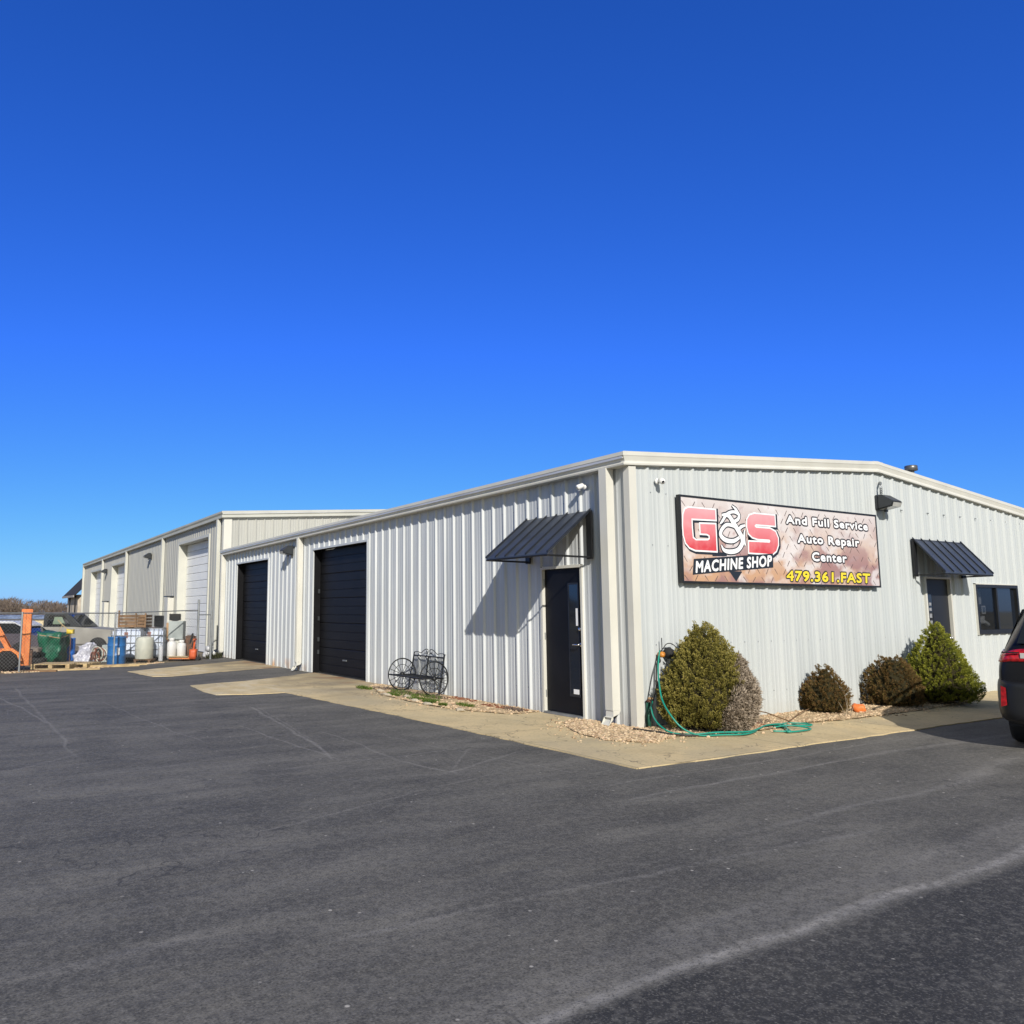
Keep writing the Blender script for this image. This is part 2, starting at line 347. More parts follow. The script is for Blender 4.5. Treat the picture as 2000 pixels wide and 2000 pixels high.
def conc_extra(n, l, g, out, b):
    out = blend(n, l, mrange(n, l, noise(n, l, g, 2.4, 6, (1, 1, 1), 5), .50, .66, 0, .6), out, (0.44, 0.345, 0.19))
    out = blend(n, l, mrange(n, l, noise(n, l, g, 30, 4, (1, 1, 1), 5), .52, .70, 0, .45), out, (0.26, 0.215, 0.14))
    s = n.new('ShaderNodeSeparateXYZ'); l.new(g.outputs['Position'], s.inputs[0])
    # grimy grey brown where vehicles cross in front of the bays
    grime = mul(n, l, mrange(n, l, s.outputs[1], 3.5, 6.2), mrange(n, l, s.outputs[0], -2.3, -1.3))
    out = blend(n, l, mul(n, l, grime, mrange(n, l, noise(n, l, g, 1.3, 6, (1, 1, 1), 60), .36, .58, .15, .8)), out, (0.23, 0.19, 0.125))
    out = blend(n, l, mrange(n, l, noise(n, l, g, .9, 6, (1, 1, 1), 71), .52, .66, 0, .45), out, (0.34, 0.29, 0.20))
    crack = mrange(n, l, N(n, l, 'ShaderNodeMath', 'ABSOLUTE', (N(n, l, 'ShaderNodeMath', 'SUBTRACT', (noise(n, l, g, .8, 6, (1, 1, 1), 80), .5)).outputs[0],)).outputs[0], .0035, .001, 0, .7)
    out = blend(n, l, crack, out, (0.12, 0.10, 0.07))
    for jx, ax in ((-1.05, 0),):
        pass
    fy = N(n, l, 'ShaderNodeMath', 'PINGPONG', (N(n, l, 'ShaderNodeMath', 'ADD', (s.outputs[1], 1.83)).outputs[0], 1.2)).outputs[0]
    fx = N(n, l, 'ShaderNodeMath', 'PINGPONG', (N(n, l, 'ShaderNodeMath', 'ADD', (s.outputs[0], 1.86)).outputs[0], 1.2)).outputs[0]
    jy = mul(n, l, mrange(n, l, fy, .010, .004, 0, .75), mrange(n, l, s.outputs[0], .05, .0))
    jx = mul(n, l, mrange(n, l, fx, .010, .004, 0, .75), mrange(n, l, s.outputs[1], .05, .0))
    out = blend(n, l, N(n, l, 'ShaderNodeMath', 'MAXIMUM', (jx, jy)).outputs[0], out, (0.13, 0.105, 0.07))
    rust = mul(n, l, mrange(n, l, s.outputs[0], -.75, -.05), mrange(n, l, s.outputs[1], 6.8, 7.8))
    rust = mul(n, l, rust, mrange(n, l, noise(n, l, g, 1.8, 5), .42, .62, 0, .9))
    out = blend(n, l, rust, out, (0.25, 0.12, 0.05))
    pale = mul(n, l, mul(n, l, mrange(n, l, s.outputs[1], 5.5, 7.0), mrange(n, l, s.outputs[0], -1.2, -2.2)), mrange(n, l, noise(n, l, g, 1.2, 5, (2.5, 1, 1), 9), .45, .65, 0, .7))
    return blend(n, l, pale, out, (0.60, 0.52, 0.37))
CONC = mat('sandy_concrete', (0.60, 0.465, 0.255), 0.88, vs=(1.1, 1.1, 1), col2=(0.50, 0.405, 0.235), bump=.35, bs=60, extra=conc_extra)
DIRT = mat('yard_dirt', (0.20, 0.16, 0.10), 0.95, vs=(.6, .6, .6), col2=(0.10, 0.085, 0.06), bump=.6, bs=20)
FIELD = mat('dry_grassland', (0.26, 0.21, 0.11), 0.95, vs=(.03, .03, .03), col2=(0.15, 0.14, 0.07), bump=.3, bs=2)
BED = mat('sandy_bed_soil', (0.50, 0.375, 0.215), 0.95, vs=(6, 6, 6), col2=(0.34, 0.245, 0.14), bump=.9, bs=45)

def tint_mat(name, cols, rough=.7, spec=.3):
    """colour by the per-face attribute tint (0..1) through a ramp"""
    m = bpy.data.materials.new(name); m.use_nodes = True
    n, l = m.node_tree.nodes, m.node_tree.links
    b = n['Principled BSDF']; b.inputs['Roughness'].default_value = rough; b.inputs['Specular IOR Level'].default_value = spec
    a = n.new('ShaderNodeAttribute'); a.attribute_name = 'tint'
    r = n.new('ShaderNodeValToRGB'); l.new(a.outputs['Fac'], r.inputs[0])
    el = r.color_ramp.elements
    el[0].position = 0; el[0].color = (*cols[0], 1); el[1].position = 1; el[1].color = (*cols[-1], 1)
    for i, c in enumerate(cols[1:-1]):
        e = el.new((i+1)/(len(cols)-1)); e.color = (*c, 1)
    l.new(r.outputs[0], b.inputs['Base Color'])
    return m
LEAF1 = tint_mat('olive_juniper_needles', [(0.060, 0.060, 0.012), (0.135, 0.122, 0.024), (0.24, 0.205, 0.045), (0.33, 0.27, 0.08)])
LEAFD = tint_mat('dead_grey_needles', [(0.17, 0.13, 0.095), (0.29, 0.235, 0.175), (0.42, 0.35, 0.27)])
LEAFR = tint_mat('bronze_brown_needles', [(0.055, 0.045, 0.013), (0.115, 0.085, 0.024), (0.165, 0.090, 0.032), (0.16, 0.14, 0.03)])
LEAFG = tint_mat('bright_green_spruce_needles', [(0.085, 0.105, 0.012), (0.21, 0.225, 0.025), (0.36, 0.34, 0.045)])
TWIGM = tint_mat('bare_winter_twigs', [(0.10, 0.080, 0.062), (0.16, 0.125, 0.10), (0.22, 0.17, 0.14)], .9)
STONEM = tint_mat('washed_gravel', [(0.26, 0.17, 0.10), (0.42, 0.31, 0.19), (0.58, 0.45, 0.29), (0.52, 0.36, 0.24)], .8)
GRASSM = tint_mat('green_weeds', [(0.035, 0.070, 0.008), (0.07, 0.125, 0.015), (0.14, 0.16, 0.03)], .6)
MULCHM = tint_mat('red_brown_mulch', [(0.10, 0.035, 0.018), (0.19, 0.07, 0.035), (0.26, 0.11, 0.06)], .9)
BARK = mat('bush_bark', (0.07, 0.05, 0.03), 0.9, var=.2, vs=(20, 20, 8), bump=.6, bs=40)
SHADEW = mat('bush_inner_shade', (0.035, 0.030, 0.015), 1.0, var=.2, vs=(20, 20, 20), spec=.1)  # near-black solid standing in for the shade inside the foliage

# ------------------------------------------------------------------ mesh builder
class MB:
    def __init__(s): s.v = []; s.f = []
    def add(s, vs, fs):
        o = len(s.v); s.v += [tuple(v) for v in vs]; s.f += [tuple(i+o for i in f) for f in fs]; return s
    def box(s, x0, x1, y0, y1, z0, z1):
        return s.add([(x0,y0,z0),(x1,y0,z0),(x1,y1,z0),(x0,y1,z0),(x0,y0,z1),(x1,y0,z1),(x1,y1,z1),(x0,y1,z1)],
                     [(0,3,2,1),(4,5,6,7),(0,1,5,4),(1,2,6,5),(2,3,7,6),(3,0,4,7)])
    def quad(s, a, b, c, d): return s.add([a,b,c,d], [(0,1,2,3)])
    def tube(s, pts, r, n=6, close=False):
        P = [Vector(p) for p in pts]; rings = []; m = len(P)
        rr = r if isinstance(r, (list, tuple)) else [r]*m
        up = Vector((0.13, 0.21, 1)).normalized()
        for i, p in enumerate(P):
            a = P[(i-1) % m] if (close or i > 0) else p
            b = P[(i+1) % m] if (close or i < m-1) else p
            t = (b-a); t = t.normalized() if t.length > 1e-9 else Vector((0,0,1))
            u = t.cross(up)
            if u.length < 1e-3: u = t.cross(Vector((1,0,0)))
            u.normalize(); w = t.cross(u)
            rings.append([p + rr[i]*(math.cos(2*math.pi*k/n)*u + math.sin(2*math.pi*k/n)*w) for k in range(n)])
        vs = [q for rg in rings for q in rg]; fs = []
        for i in range(m if close else m-1):
            j = (i+1) % m
            for k in range(n):
                fs.append((i*n+k, i*n+(k+1)%n, j*n+(k+1)%n, j*n+k))
        if not close: fs += [tuple(range(n))[::-1], tuple((m-1)*n+k for k in range(n))]
        return s.add(vs, fs)
    def lathe(s, prof, c=(0,0,0), n=20, axis='z'):
        """prof: list of (radius, height)"""
        vs = []; fs = []
        for r, h in prof:
            for k in range(n):
                a = 2*math.pi*k/n; x, y = r*math.cos(a), r*math.sin(a)
                p = (x, y, h) if axis == 'z' else ((x, h, y) if axis == 'y' else (h, x, y))
                vs.append((p[0]+c[0], p[1]+c[1], p[2]+c[2]))
        for i in range(len(prof)-1):
            for k in range(n): fs.append((i*n+k, i*n+(k+1)%n, (i+1)*n+(k+1)%n, (i+1)*n+k))
        fs += [tuple(range(n))[::-1], tuple((len(prof)-1)*n+k for k in range(n))]
        return s.add(vs, fs)
    def prism(s, poly, f, d0, d1):
        """poly in 2D; f(a, b, d) -> 3D; extruded between depths d0 and d1"""
        n = len(poly)
        vs = [f(a, b, d0) for a, b in poly] + [f(a, b, d1) for a, b in poly]
        fs = [tuple(range(n)), tuple(range(2*n-1, n-1, -1))] + [(i, (i+1)%n, n+(i+1)%n, n+i) for i in range(n)]
        return s.add(vs, fs)
    def build(s, name, m, parent=None, smooth=False, bevel=0.0):
        me = bpy.data.meshes.new(name); me.from_pydata(s.v, [], s.f); me.update()
        bm = bmesh.new(); bm.from_mesh(me); bmesh.ops.recalc_face_normals(bm, faces=bm.faces)
        if bevel:
            bmesh.ops.bevel(bm, geom=[e for e in bm.edges if len(e.link_faces) == 2 and e.calc_face_angle(0) > .6], offset=bevel, segments=2, affect='EDGES', clamp_overlap=True)
        bm.to_mesh(me); bm.free()
        me.materials.append(m)
        if smooth: me.shade_smooth()
        o = bpy.data.objects.new(name, me); COL.objects.link(o)
        if parent: o.parent = parent
        return o

def tag(o, label=None, cat=None, group=None, kind=None):
    if label: o['label'] = label
    if cat: o['category'] = cat
    if group: o['group'] = group
    if kind: o['kind'] = kind
    return o
def empty(name, label, cat, loc=(0,0,0), rz=0.0, group=None):
    o = bpy.data.objects.new(name, None); COL.objects.link(o)
    o.empty_display_size = .2; o.location = loc; o.rotation_euler = (0, 0, rz)
    return tag(o, label, cat, group)
def copy_tree(o, parent=None):
    c = o.copy(); COL.objects.link(c); c.parent = parent
    for ch in list(o.children): copy_tree(ch, c)
    return c
def np_mesh(name, verts, faces_n, m, parent=None, tint=None):
    """verts (F*k,3) unshared, faces of k corners each"""
    k = faces_n; F = len(verts)//k
    me = bpy.data.meshes.new(name)
    me.vertices.add(len(verts)); me.vertices.foreach_set('co', np.asarray(verts, np.float32).ravel())
    me.loops.add(len(verts)); me.loops.foreach_set('vertex_index', np.arange(len(verts), dtype=np.int32))
    me.polygons.add(F); me.polygons.foreach_set('loop_start', np.arange(0, len(verts), k, dtype=np.int32))
    me.update(calc_edges=True)
    if tint is not None:
        a = me.attributes.new('tint', 'FLOAT', 'FACE'); a.data.foreach_set('value', np.asarray(tint, np.float32))
    me.materials.append(m)
    o = bpy.data.objects.new(name, me); COL.objects.link(o)
    if parent: o.parent = parent
    return o

# ------------------------------------------------------------------ ground
def hgt(x, y):
    d = math.hypot(x+7.5, y+7.4)
    t = min(max((d-55)/150, 0), 1); t = t*t*(3-2*t)
    h = -.03 - 4.6*t
    t2 = min(max((d-330)/250, 0), 1)
    return h + 3.0*t2*t2*(3-2*t2)
def build_terrain():
    rs = [0, 8, 20, 35, 55, 70, 90, 115, 140, 170, 205, 250, 300, 350, 420, 500, 650, 900, 1400]
    na = 96; vs = [(-7.5, -7.4, -.03)]; fs = []
    for r in rs[1:]:
        for k in range(na):
            a = 2*math.pi*k/na; x = -7.5+r*math.cos(a); y = -7.4+r*math.sin(a)
            vs.append((x, y, hgt(x, y)))
    for k in range(na): fs.append((0, 1+k, 1+(k+1) % na))
    for i in range(len(rs)-2):
        for k in range(na):
            a = 1+i*na+k; b = 1+i*na+(k+1) % na
            fs.append((a, b, b+na, a+na))
    tag(MB().add(vs, fs).build('ground', FIELD, smooth=True), kind='structure')
build_terrain()

def sheet(name, poly, z, m, thick=.02):
    b = MB().prism(poly, lambda a, c, d: (a, c, d), z-thick, z)
    return tag(b.build(name, m), kind='structure')
sheet('asphalt_lot', [(-45, -45), (45, -45), (45, 17.6), (-.4, 17.6), (-.75, 16.95), (-2.0, 16.1), (-3.6, 15.15), (-5.2, 14.30), (-6.2, 13.98), (-9, 13.95), (-45, 14.2)], 0.010, ASPH, .020)
# dirt of the storage yard behind the chain link fence
sheet('yard_ground', [(-30, 14.2), (-6.2, 13.98), (-5.2, 14.30), (-3.6, 15.15), (-2.0, 16.1), (-.75, 16.95), (-.4, 17.6), (.5, 17.6), (.5, 62), (-30, 62)], -.004, DIRT, .015)

def jag(pts, amp=.03, step=.22):
    """a polyline with small uneven steps, like a broken concrete edge"""
    out = []
    for (x0, y0), (x1, y1) in zip(pts, pts[1:]+pts[:1]):
        n = max(1, int(math.hypot(x1-x0, y1-y0)/step))
        for i in range(n):
            t = i/n; j = amp if (x0 < -.1 or y0 < -.5) and (x1 < -.1 or y1 < -.5) else 0
            out.append((x0+(x1-x0)*t+rnd.uniform(-j, j), y0+(y1-y0)*t+rnd.uniform(-j, j)))
    return out
pave = [(14.5, -1.84), (14.5, .02), (.02, .02), (.02, 10.35), (-.35, 10.15), (-.71, 9.85), (-2.05, 9.05), (-3.38, 8.62), (-3.46, 7.3), (-3.44, 6.66),
        (-2.9, 6.45), (-2.22, 6.40), (-2.12, 4.6), (-2.0, 2.9), (-1.92, .5), (-1.86, -1.8), (-.5, -1.84), (3.3, -1.83)]
sheet('concrete_apron', jag(pave, .022), .022, CONC, .03)
sheet('far_concrete_apron', jag([(-.42, 12.4), (-1.8, 11.85), (-3.1, 11.07), (-3.53, 11.2), (-3.75, 13.0), (-2.19, 14.17), (-.45, 15.3), (.02, 15.6), (.02, 12.5)], .02), .022, CONC, .03)

# ------------------------------------------------------------------ ribbed wall panels
RIB = [(-.036, 0), (-.013, .030), (.013, .030), (.036, 0)]
MINOR = [(-.022, 0), (-.010, .004), (.010, .004), (.022, 0)]
def rib_profile(a, b, phase, per):
    """list of (s, offset) from a to b"""
    pts = []
    k0 = int(math.floor((a-phase)/per))-1; k1 = int(math.ceil((b-phase)/per))+1
    for k in range(k0, k1+1):
        c = phase+k*per
        for d, h in RIB: pts.append((c+d, h))
        for f in (.36, .64):
            for d, h in MINOR: pts.append((c+per*f+d, h))
    pts.sort()
    def at(s):
        for (p, h), (q, g) in zip(pts, pts[1:]):
            if p <= s <= q: return h+(g-h)*(s-p)/(q-p) if q > p else h
        return 0
    return [(a, at(a))] + [(s, h) for s, h in pts if a+1e-4 < s < b-1e-4] + [(b, at(b))]
def wall_panels(parent, m, fn, s0, s1, phase, per, top, openings, bottom=0.0, name='wall_panel'):
    """fn(s, off, z) -> point; each sheet (three ribs) is an object; openings (a, b, z0, z1)"""
    W = per*3; e = s0; edges = [s0]
    k = math.ceil((s0-phase-.05)/W)
    while phase+k*W+.05 < s1-.06:
        if phase+k*W+.05 > s0+.08: edges.append(phase+k*W+.05)
        k += 1
    edges.append(s1)
    objs = []
    for i, (a, b) in enumerate(zip(edges, edges[1:])):
        cuts = sorted({a, b} | {q for o in openings for q in o[:2] if a < q < b})
        mb = MB(); mbl = MB(); dx = .0015*(i % 2)
        for c, d in zip(cuts, cuts[1:]):
            mid = (c+d)/2
            spans = [(bottom, None)]
            for o in openings:
                if o[0] <= mid <= o[1]:
                    spans = []
                    if o[2] > bottom+.02: spans.append((bottom, o[2]))
                    spans.append((o[3], None))
            prof = rib_profile(c, d, phase, per)
            for z0, z1 in spans:
                for (p, h), (q, g) in zip(prof, prof[1:]):
                    t0 = z1 if z1 is not None else top(p); t1 = z1 if z1 is not None else top(q)
                    if t0 <= z0 or t1 <= z0: continue
                    (mbl if (z0 == bottom and z1 is not None) else mb).quad(fn(p, h+dx, z0), fn(q, g+dx, z0), fn(q, g+dx, t1), fn(p, h+dx, t0))
        if mb.f: objs.append(mb.build(name, m, parent))
        if mbl.f: objs.append(mbl.build(name, m, parent))
    return objs

# ------------------------------------------------------------------ main building
BLD = empty('workshop_building', 'long low metal workshop with ribbed pale grey walls, cream trim and black doors', 'building', (0, 0, 0))
RIDGE = 5.7
def gable_top(x): return 3.365+.0735*min(x, RIDGE) if x <= RIDGE else 3.365+.0735*RIDGE-.091*(x-RIDGE)
XE = 11.6
def eave_z(y): return 3.375-.0068*max(y, 0)
side_open = [(.905, 1.80, .0, 2.13), (7.47, 10.47, 0, 2.97), (13.55, 16.46, 0, 2.93)]
gab_open = [(6.93, 7.80, 0, 2.07), (8.654, 10.232, 1.06, 1.95)]
wall_panels(BLD, SIDE, lambda s, o, z: (-o, s, z), .03, 17.72, .93, .2965, eave_z, side_open, .02)
wall_panels(BLD, GAB, lambda s, o, z: (s, -o, z), .03, XE, .33-.293, .293, gable_top, gab_open, .02)
# dark core behind the sheets, clear of doors and window recess
core = MB()
core.prism([(.75, .02), (XE-.5, .02), (XE-.5, 3.0), (.75, 3.0)], lambda a, b, d: (a, d, b), .75, 17.4)
core.build('inner_lining', DARK, BLD)
mb = MB(); mb.box(XE-.04, XE, .02, 17.72, .02, gable_top(XE)-.02); mb.build('right_wall', SIDE, BLD)
mb = MB(); mb.prism([(.02, .02), (XE, .02), (XE, gable_top(XE)-.02), (RIDGE, gable_top(RIDGE)-.02), (.02, 3.24)], lambda a, b, d: (a, d, b), 17.68, 17.72); mb.build('rear_wall', SIDE, BLD)
# roof with standing seams
def roof_z(x, y): 
    base = gable_top(x)+.13
    return base-.0068*max(y, 0)
mb = MB()
for xa, xb in ((-.16, RIDGE), (RIDGE, XE+.14)):
    for ya, yb in ((-.05, 17.8),):
        P4 = [(xa, ya), (xb, ya), (xb, yb), (xa, yb)]
        top = [(x, y, roof_z(x, y)) for x, y in P4]; bot = [(x, y, roof_z(x, y)-.03) for x, y in P4]
        mb.add(top+bot, [(0,1,2,3),(7,6,5,4),(0,4,5,1),(1,5,6,2),(2,6,7,3),(3,7,4,0)])
roof = mb.build('roof', ROOFM, BLD)
mb = MB()
for i in range(29):
    y = .2+i*.61
    for xa, xb in ((-.12, RIDGE-.1), (RIDGE+.1, XE+.1)):
        a, b = (xa, y), (xb, y)
        for (x0, y0), (x1, y1) in ((a, b),):
            z0 = roof_z(x0, y0)+.001; z1 = roof_z(x1, y1)+.001
            mb.add([(x0,y0-.03,z0),(x1,y1-.03,z1),(x1,y1,z1+.035),(x0,y0,z0+.035),(x0,y0+.03,z0),(x1,y1+.03,z1)], [(0,1,2,3),(3,2,5,4)])
mb.build('roof_seam', ROOFM, roof)

# gutter and rake trim: a stepped section swept along
GUT = [(0.0, .0), (.155, .0), (.160, .022), (.150, .030), (.120, .048), (.120, .060), (.152, .115), (.165, .125), (.165, .175), (.140, .182), (0, .182)]
def sweep(parent, name, m, path, outn, prof=GUT, scale=1.0):
    """path points, outward normals at each point; section offset outwards and up"""
    n = len(prof); vs = []; fs = []
    for p, o in zip(path, outn):
        for a, z in prof: vs.append((p[0]+o[0]*a*scale, p[1]+o[1]*a*scale, p[2]+z*scale))
    for i in range(len(path)-1):
        for k in range(n-1): fs.append((i*n+k, i*n+k+1, (i+1)*n+k+1, (i+1)*n+k))
    fs += [tuple(range(n)), tuple((len(path)-1)*n+k for k in range(n))]
    return MB().add(vs, fs).build(name, m, parent)
RK = .46
sweep(BLD, 'gutter', TRIM, [(.0, .0, 3.365), (.0, 17.85, 3.365-.0068*17.85)], [(-1, -RK), (-1, 0)])
sweep(BLD, 'rake_trim', TRIM, [(.0, .0, 3.366), (RIDGE-.12, 0, gable_top(RIDGE-.12))], [(-1, -RK), (0, -RK)])
sweep(BLD, 'rake_trim', TRIM, [(RIDGE+.12, 0, gable_top(RIDGE+.12)), (XE+.12, 0, gable_top(XE+.12))], [(0, -RK), (0, -RK)])
sweep(BLD, 'ridge_cap', TRIM, [(RIDGE-.14, 0, gable_top(RIDGE-.14)), (RIDGE, 0, gable_top(RIDGE)), (RIDGE+.14, 0, gable_top(RIDGE+.14))], [(0, -RK)]*3, [(a*1.03 if a else 0, b*1.02) for a, b in GUT])
# corner post trim
mb = MB(); mb.prism([(-.046, -.046), (.085, -.046), (.085, -.032), (.0, -.001), (-.001, .0), (-.032, .055), (-.046, .055)], lambda a, b, d: (a, b, d), .015, 3.368)
mb.build('corner_trim', TRIM, BLD)
# cream base flashing
mb = MB(); mb.box(.1, XE, -.002, .03, .0, .03); mb.box(-.002, .03, .12, .90, .0, .03); mb.box(-.002, .03, 1.82, 7.46, .0, .03); mb.box(-.002, .03, 10.49, 13.5, .0, .03)
mb.build('base_flashing', TRIM, BLD)
def downspout(parent, y0, y1, ztop, d=.17, zbot=.22, m=TRIM, x=0.0, ribs=True):
    mb = MB(); mb.box(x-d, x-.036, y0, y1, zbot, ztop)
    if ribs:
        w = (y1-y0)
        mb.box(x-d-.008, x-d, y0+w*.3, y0+w*.7, zbot+.02, ztop-.02)
        mb.box(x-d+.05, x-.036-.05, y0-.008, y0, zbot+.02, ztop-.02)
    o = mb.build('downspout', m, parent)
    mb = MB(); c = (y0+y1)/2
    vs = []
    for dx, z in ((0, zbot-.001), (-.03, zbot-.09), (-.13, zbot-.17), (-.20, zbot-.19)):
        pass
    path = [(x-d/2-.01, zbot-.001), (x-d/2-.03, zbot-.08), (x-d/2-.14, zbot-.14)]
    hw = (y1-y0)/2; ht = d/2-.02
    for i, (px, pz) in enumerate(path):
        nx, nz = ((1, 0), (.8, .5), (.45, .8))[i]
        for sy, sn in ((-1, -1), (1, -1), (1, 1), (-1, 1)): vs.append((px+nx*ht*sn, c+hw*sy, max(pz+nz*ht*sn, .024)))
    mb.add(vs, [(i*4+k, i*4+(k+1) % 4, (i+1)*4+(k+1) % 4, (i+1)*4+k) for i in range(2) for k in range(4)])
    mb.build('kick_out', m, o)
    return o
downspout(BLD, .245, .38, 3.37, ribs=False)
downspout(BLD, 11.05, 11.18, 3.30)
downspout(BLD, 17.55, 17.69, 3.26)

def opening_trim(parent, m, x, y0, y1, z1, depth, inner, w=.045, proud=.036):
    """face trim round an opening in a side wall, and its reveal"""
    mb = MB(); mb.box(x-proud-.006, x-.0, y0-w, y0, .022, z1+w); mb.box(x-proud-.006, x-.0, y1, y1+w, .022, z1+w); mb.box(x-proud-.006, x-.0, y0, y1, z1, z1+w)
    mb.build('opening_trim', m, parent)
    mb = MB(); mb.box(x, x+depth, y0-.03, y0, .02, z1); mb.box(x, x+depth, y1, y1+.03, .02, z1); mb.box(x, x+depth, y0-.03, y1+.03, z1, z1+.03)
    mb.build('reveal', inner, parent)
def sectional_door(parent, x, y0, y1, z0, z1, nsec, m, name='garage_door', ribs=3, handle=True):
    hh = (z1-z0)/nsec
    first = None
    rootmb = MB(); rootmb.box(x+.045, x+.07, y0, y1, z0, z1)
    d = rootmb.build(name, m, parent)
    for i in range(nsec):
        mb = MB(); a = z0+i*hh+.004; b = z0+(i+1)*hh-.006
        # ribbed section face: shallow horizontal grooves
        prof = [(.0, a), (-.010, a+.012)]
        for r in range(1, ribs):
            zc = a+(b-a)*r/ribs
            prof += [(-.010, zc-.012), (-.002, zc-.005), (-.002, zc+.005), (-.010, zc+.012)]
        prof += [(-.010, b-.014), (.0, b)]
        n = len(prof); vs = [(x+.03+p, y0+.012, z) for p, z in prof]+[(x+.03+p, y1-.012, z) for p, z in prof]
        mb.add(vs, [(k, k+1, n+k+1, n+k) for k in range(n-1)]+[tuple(range(n)), tuple(range(n, 2*n))])
        mb.build('door_section', m, d)
    if handle:
        mb = MB(); mb.box(x-.005, x+.02, (y0+y1)/2-.09, (y0+y1)/2+.09, z0+.32, z0+.35); mb.build('lift_handle', STEEL, d)
    mb = MB(); mb.box(x+.005, x+.045, y0, y1, z0-.016, z0+.004); mb.build('bottom_seal', RUBBER, d)
    return d
opening_trim(BLD, SIDE, 0, 7.52, 10.42, 2.94, .17, BLACKP)
sectional_door(BLD, .15, 7.52, 10.42, .036, 2.94, 5, BLACKP)
opening_trim(BLD, SIDE, 0, 13.60, 16.41, 2.90, .19, BLACKP)
sectional_door(BLD, .17, 13.60, 16.41, .036, 2.90, 5, BLACKP)
# rubber seal strips down the jambs seen in the near door
for z in (1.9, 1.25, .75, .45): MB().box(.10, .148, 10.385, 10.405, z, z+.10).build('track_bracket', BRONZE, BLD)

def entry_door_side():
    root = MB(); root.box(.012, .055, .95, 1.755, .06, 2.085)
    d = root.build('entry_door', BLACKP, BLD)
    mb = MB(); mb.box(-.04, .07, 1.76, 1.80, .03, 2.12); mb.box(-.04, .07, .905, .945, .03, 2.12); mb.box(-.04, .07, .945, 1.76, 2.09, 2.13)
    mb.build('door_frame', TRIM, BLD)
    mb = MB(); mb.box(-.05, .02, .945, 1.76, .024, .055); mb.build('threshold', STEEL, BLD)
    mb = MB(); mb.box(.0, .012, 1.02, 1.045, .30, 1.88); mb.box(.0, .012, 1.225, 1.25, .30, 1.88); mb.box(.0, .012, 1.045, 1.225, .30, .325); mb.box(.0, .012, 1.045, 1.225, 1.855, 1.88)
    mb.build('glazing_bead', FRAMEP, d)
    mb = MB(); mb.box(.004, .010, 1.045, 1.225, .325, 1.855); mb.build('glass', WINGL, d)
    mb = MB(); mb.box(.001, .0035, 1.05, 1.09, 1.28, 1.52); mb.build('paper_notice', WHITE, d)
    mb = MB(); mb.box(.001, .0035, 1.06, 1.17, .34, .405); mb.build('paper_sticker', WHITE, d)
    mb = MB(); mb.lathe([(.0, -.03), (.022, -.03), (.026, .0), (.026, .012)], (.0, .995, 1.235), 12, 'x')
    mb.build('deadbolt', CHROME, d, True)
    mb = MB(); mb.lathe([(.026, -.008), (.026, .012)], (.0, .995, 1.02), 12, 'x'); mb.tube([(-.008, .995, 1.02), (-.05, .995, 1.02), (-.055, 1.02, 1.02), (-.055, 1.11, 1.018)], .010, 8)
    mb.build('lever_handle', CHROME, d, True)
    mb = MB()
    for z in (.25, 1.07, 1.85): mb.tube([(-.004, 1.758, z), (-.004, 1.758, z+.1)], .008, 8)
    mb.build('hinge', STEEL, d)
entry_door_side()
DOORN = mat('navy_door_paint', (0.013, 0.015, 0.020), 0.5, 0.0, var=.1)
def entry_door_gable():
    root = MB(); root.box(6.98, 7.75, .012, .055, .05, 2.03)
    d = root.build('entry_door', DOORN, BLD)
    mb = MB(); mb.box(6.93, 6.975, -.04, .07, .03, 2.07); mb.box(7.755, 7.80, -.04, .07, .03, 2.07)
    mb.box(6.975, 7.755, -.04, .07, 2.035, 2.07)
    mb.build('door_frame', TRIM, BLD)
    mb = MB(); mb.box(7.03, 7.045, .0, .012, .3, 1.78); mb.box(7.195, 7.21, .0, .012, .3, 1.78); mb.box(7.045, 7.195, .0, .012, 1.765, 1.78); mb.box(7.045, 7.195, .0, .012, .3, .315)
    mb.build('glazing_bead', FRAMEP, d)
    mb = MB(); mb.box(7.045, 7.195, .004, .010, .315, 1.765); mb.build('glass', WINGL, d)
    for i, (a, b) in enumerate(((1.57, 1.62), (1.48, 1.53), (1.36, 1.43), (1.22, 1.31))):
        mb = MB(); mb.box(7.08, 7.155, .001, .0035, a, b); mb.build('sticker', mat('grey_print', (.35, .36, .38), .5, var=.3, vs=(60, 60, 60)), d)
    mb = MB(); mb.lathe([(.026, -.008), (.026, .012)], (7.70, .0, 1.0), 12, 'y'); mb.tube([(7.70, -.008, 1.0), (7.70, -.05, 1.0), (7.62, -.055, 1.0)], .010, 8)
    mb.build('lever_handle', CHROME, d, True)
entry_door_gable()
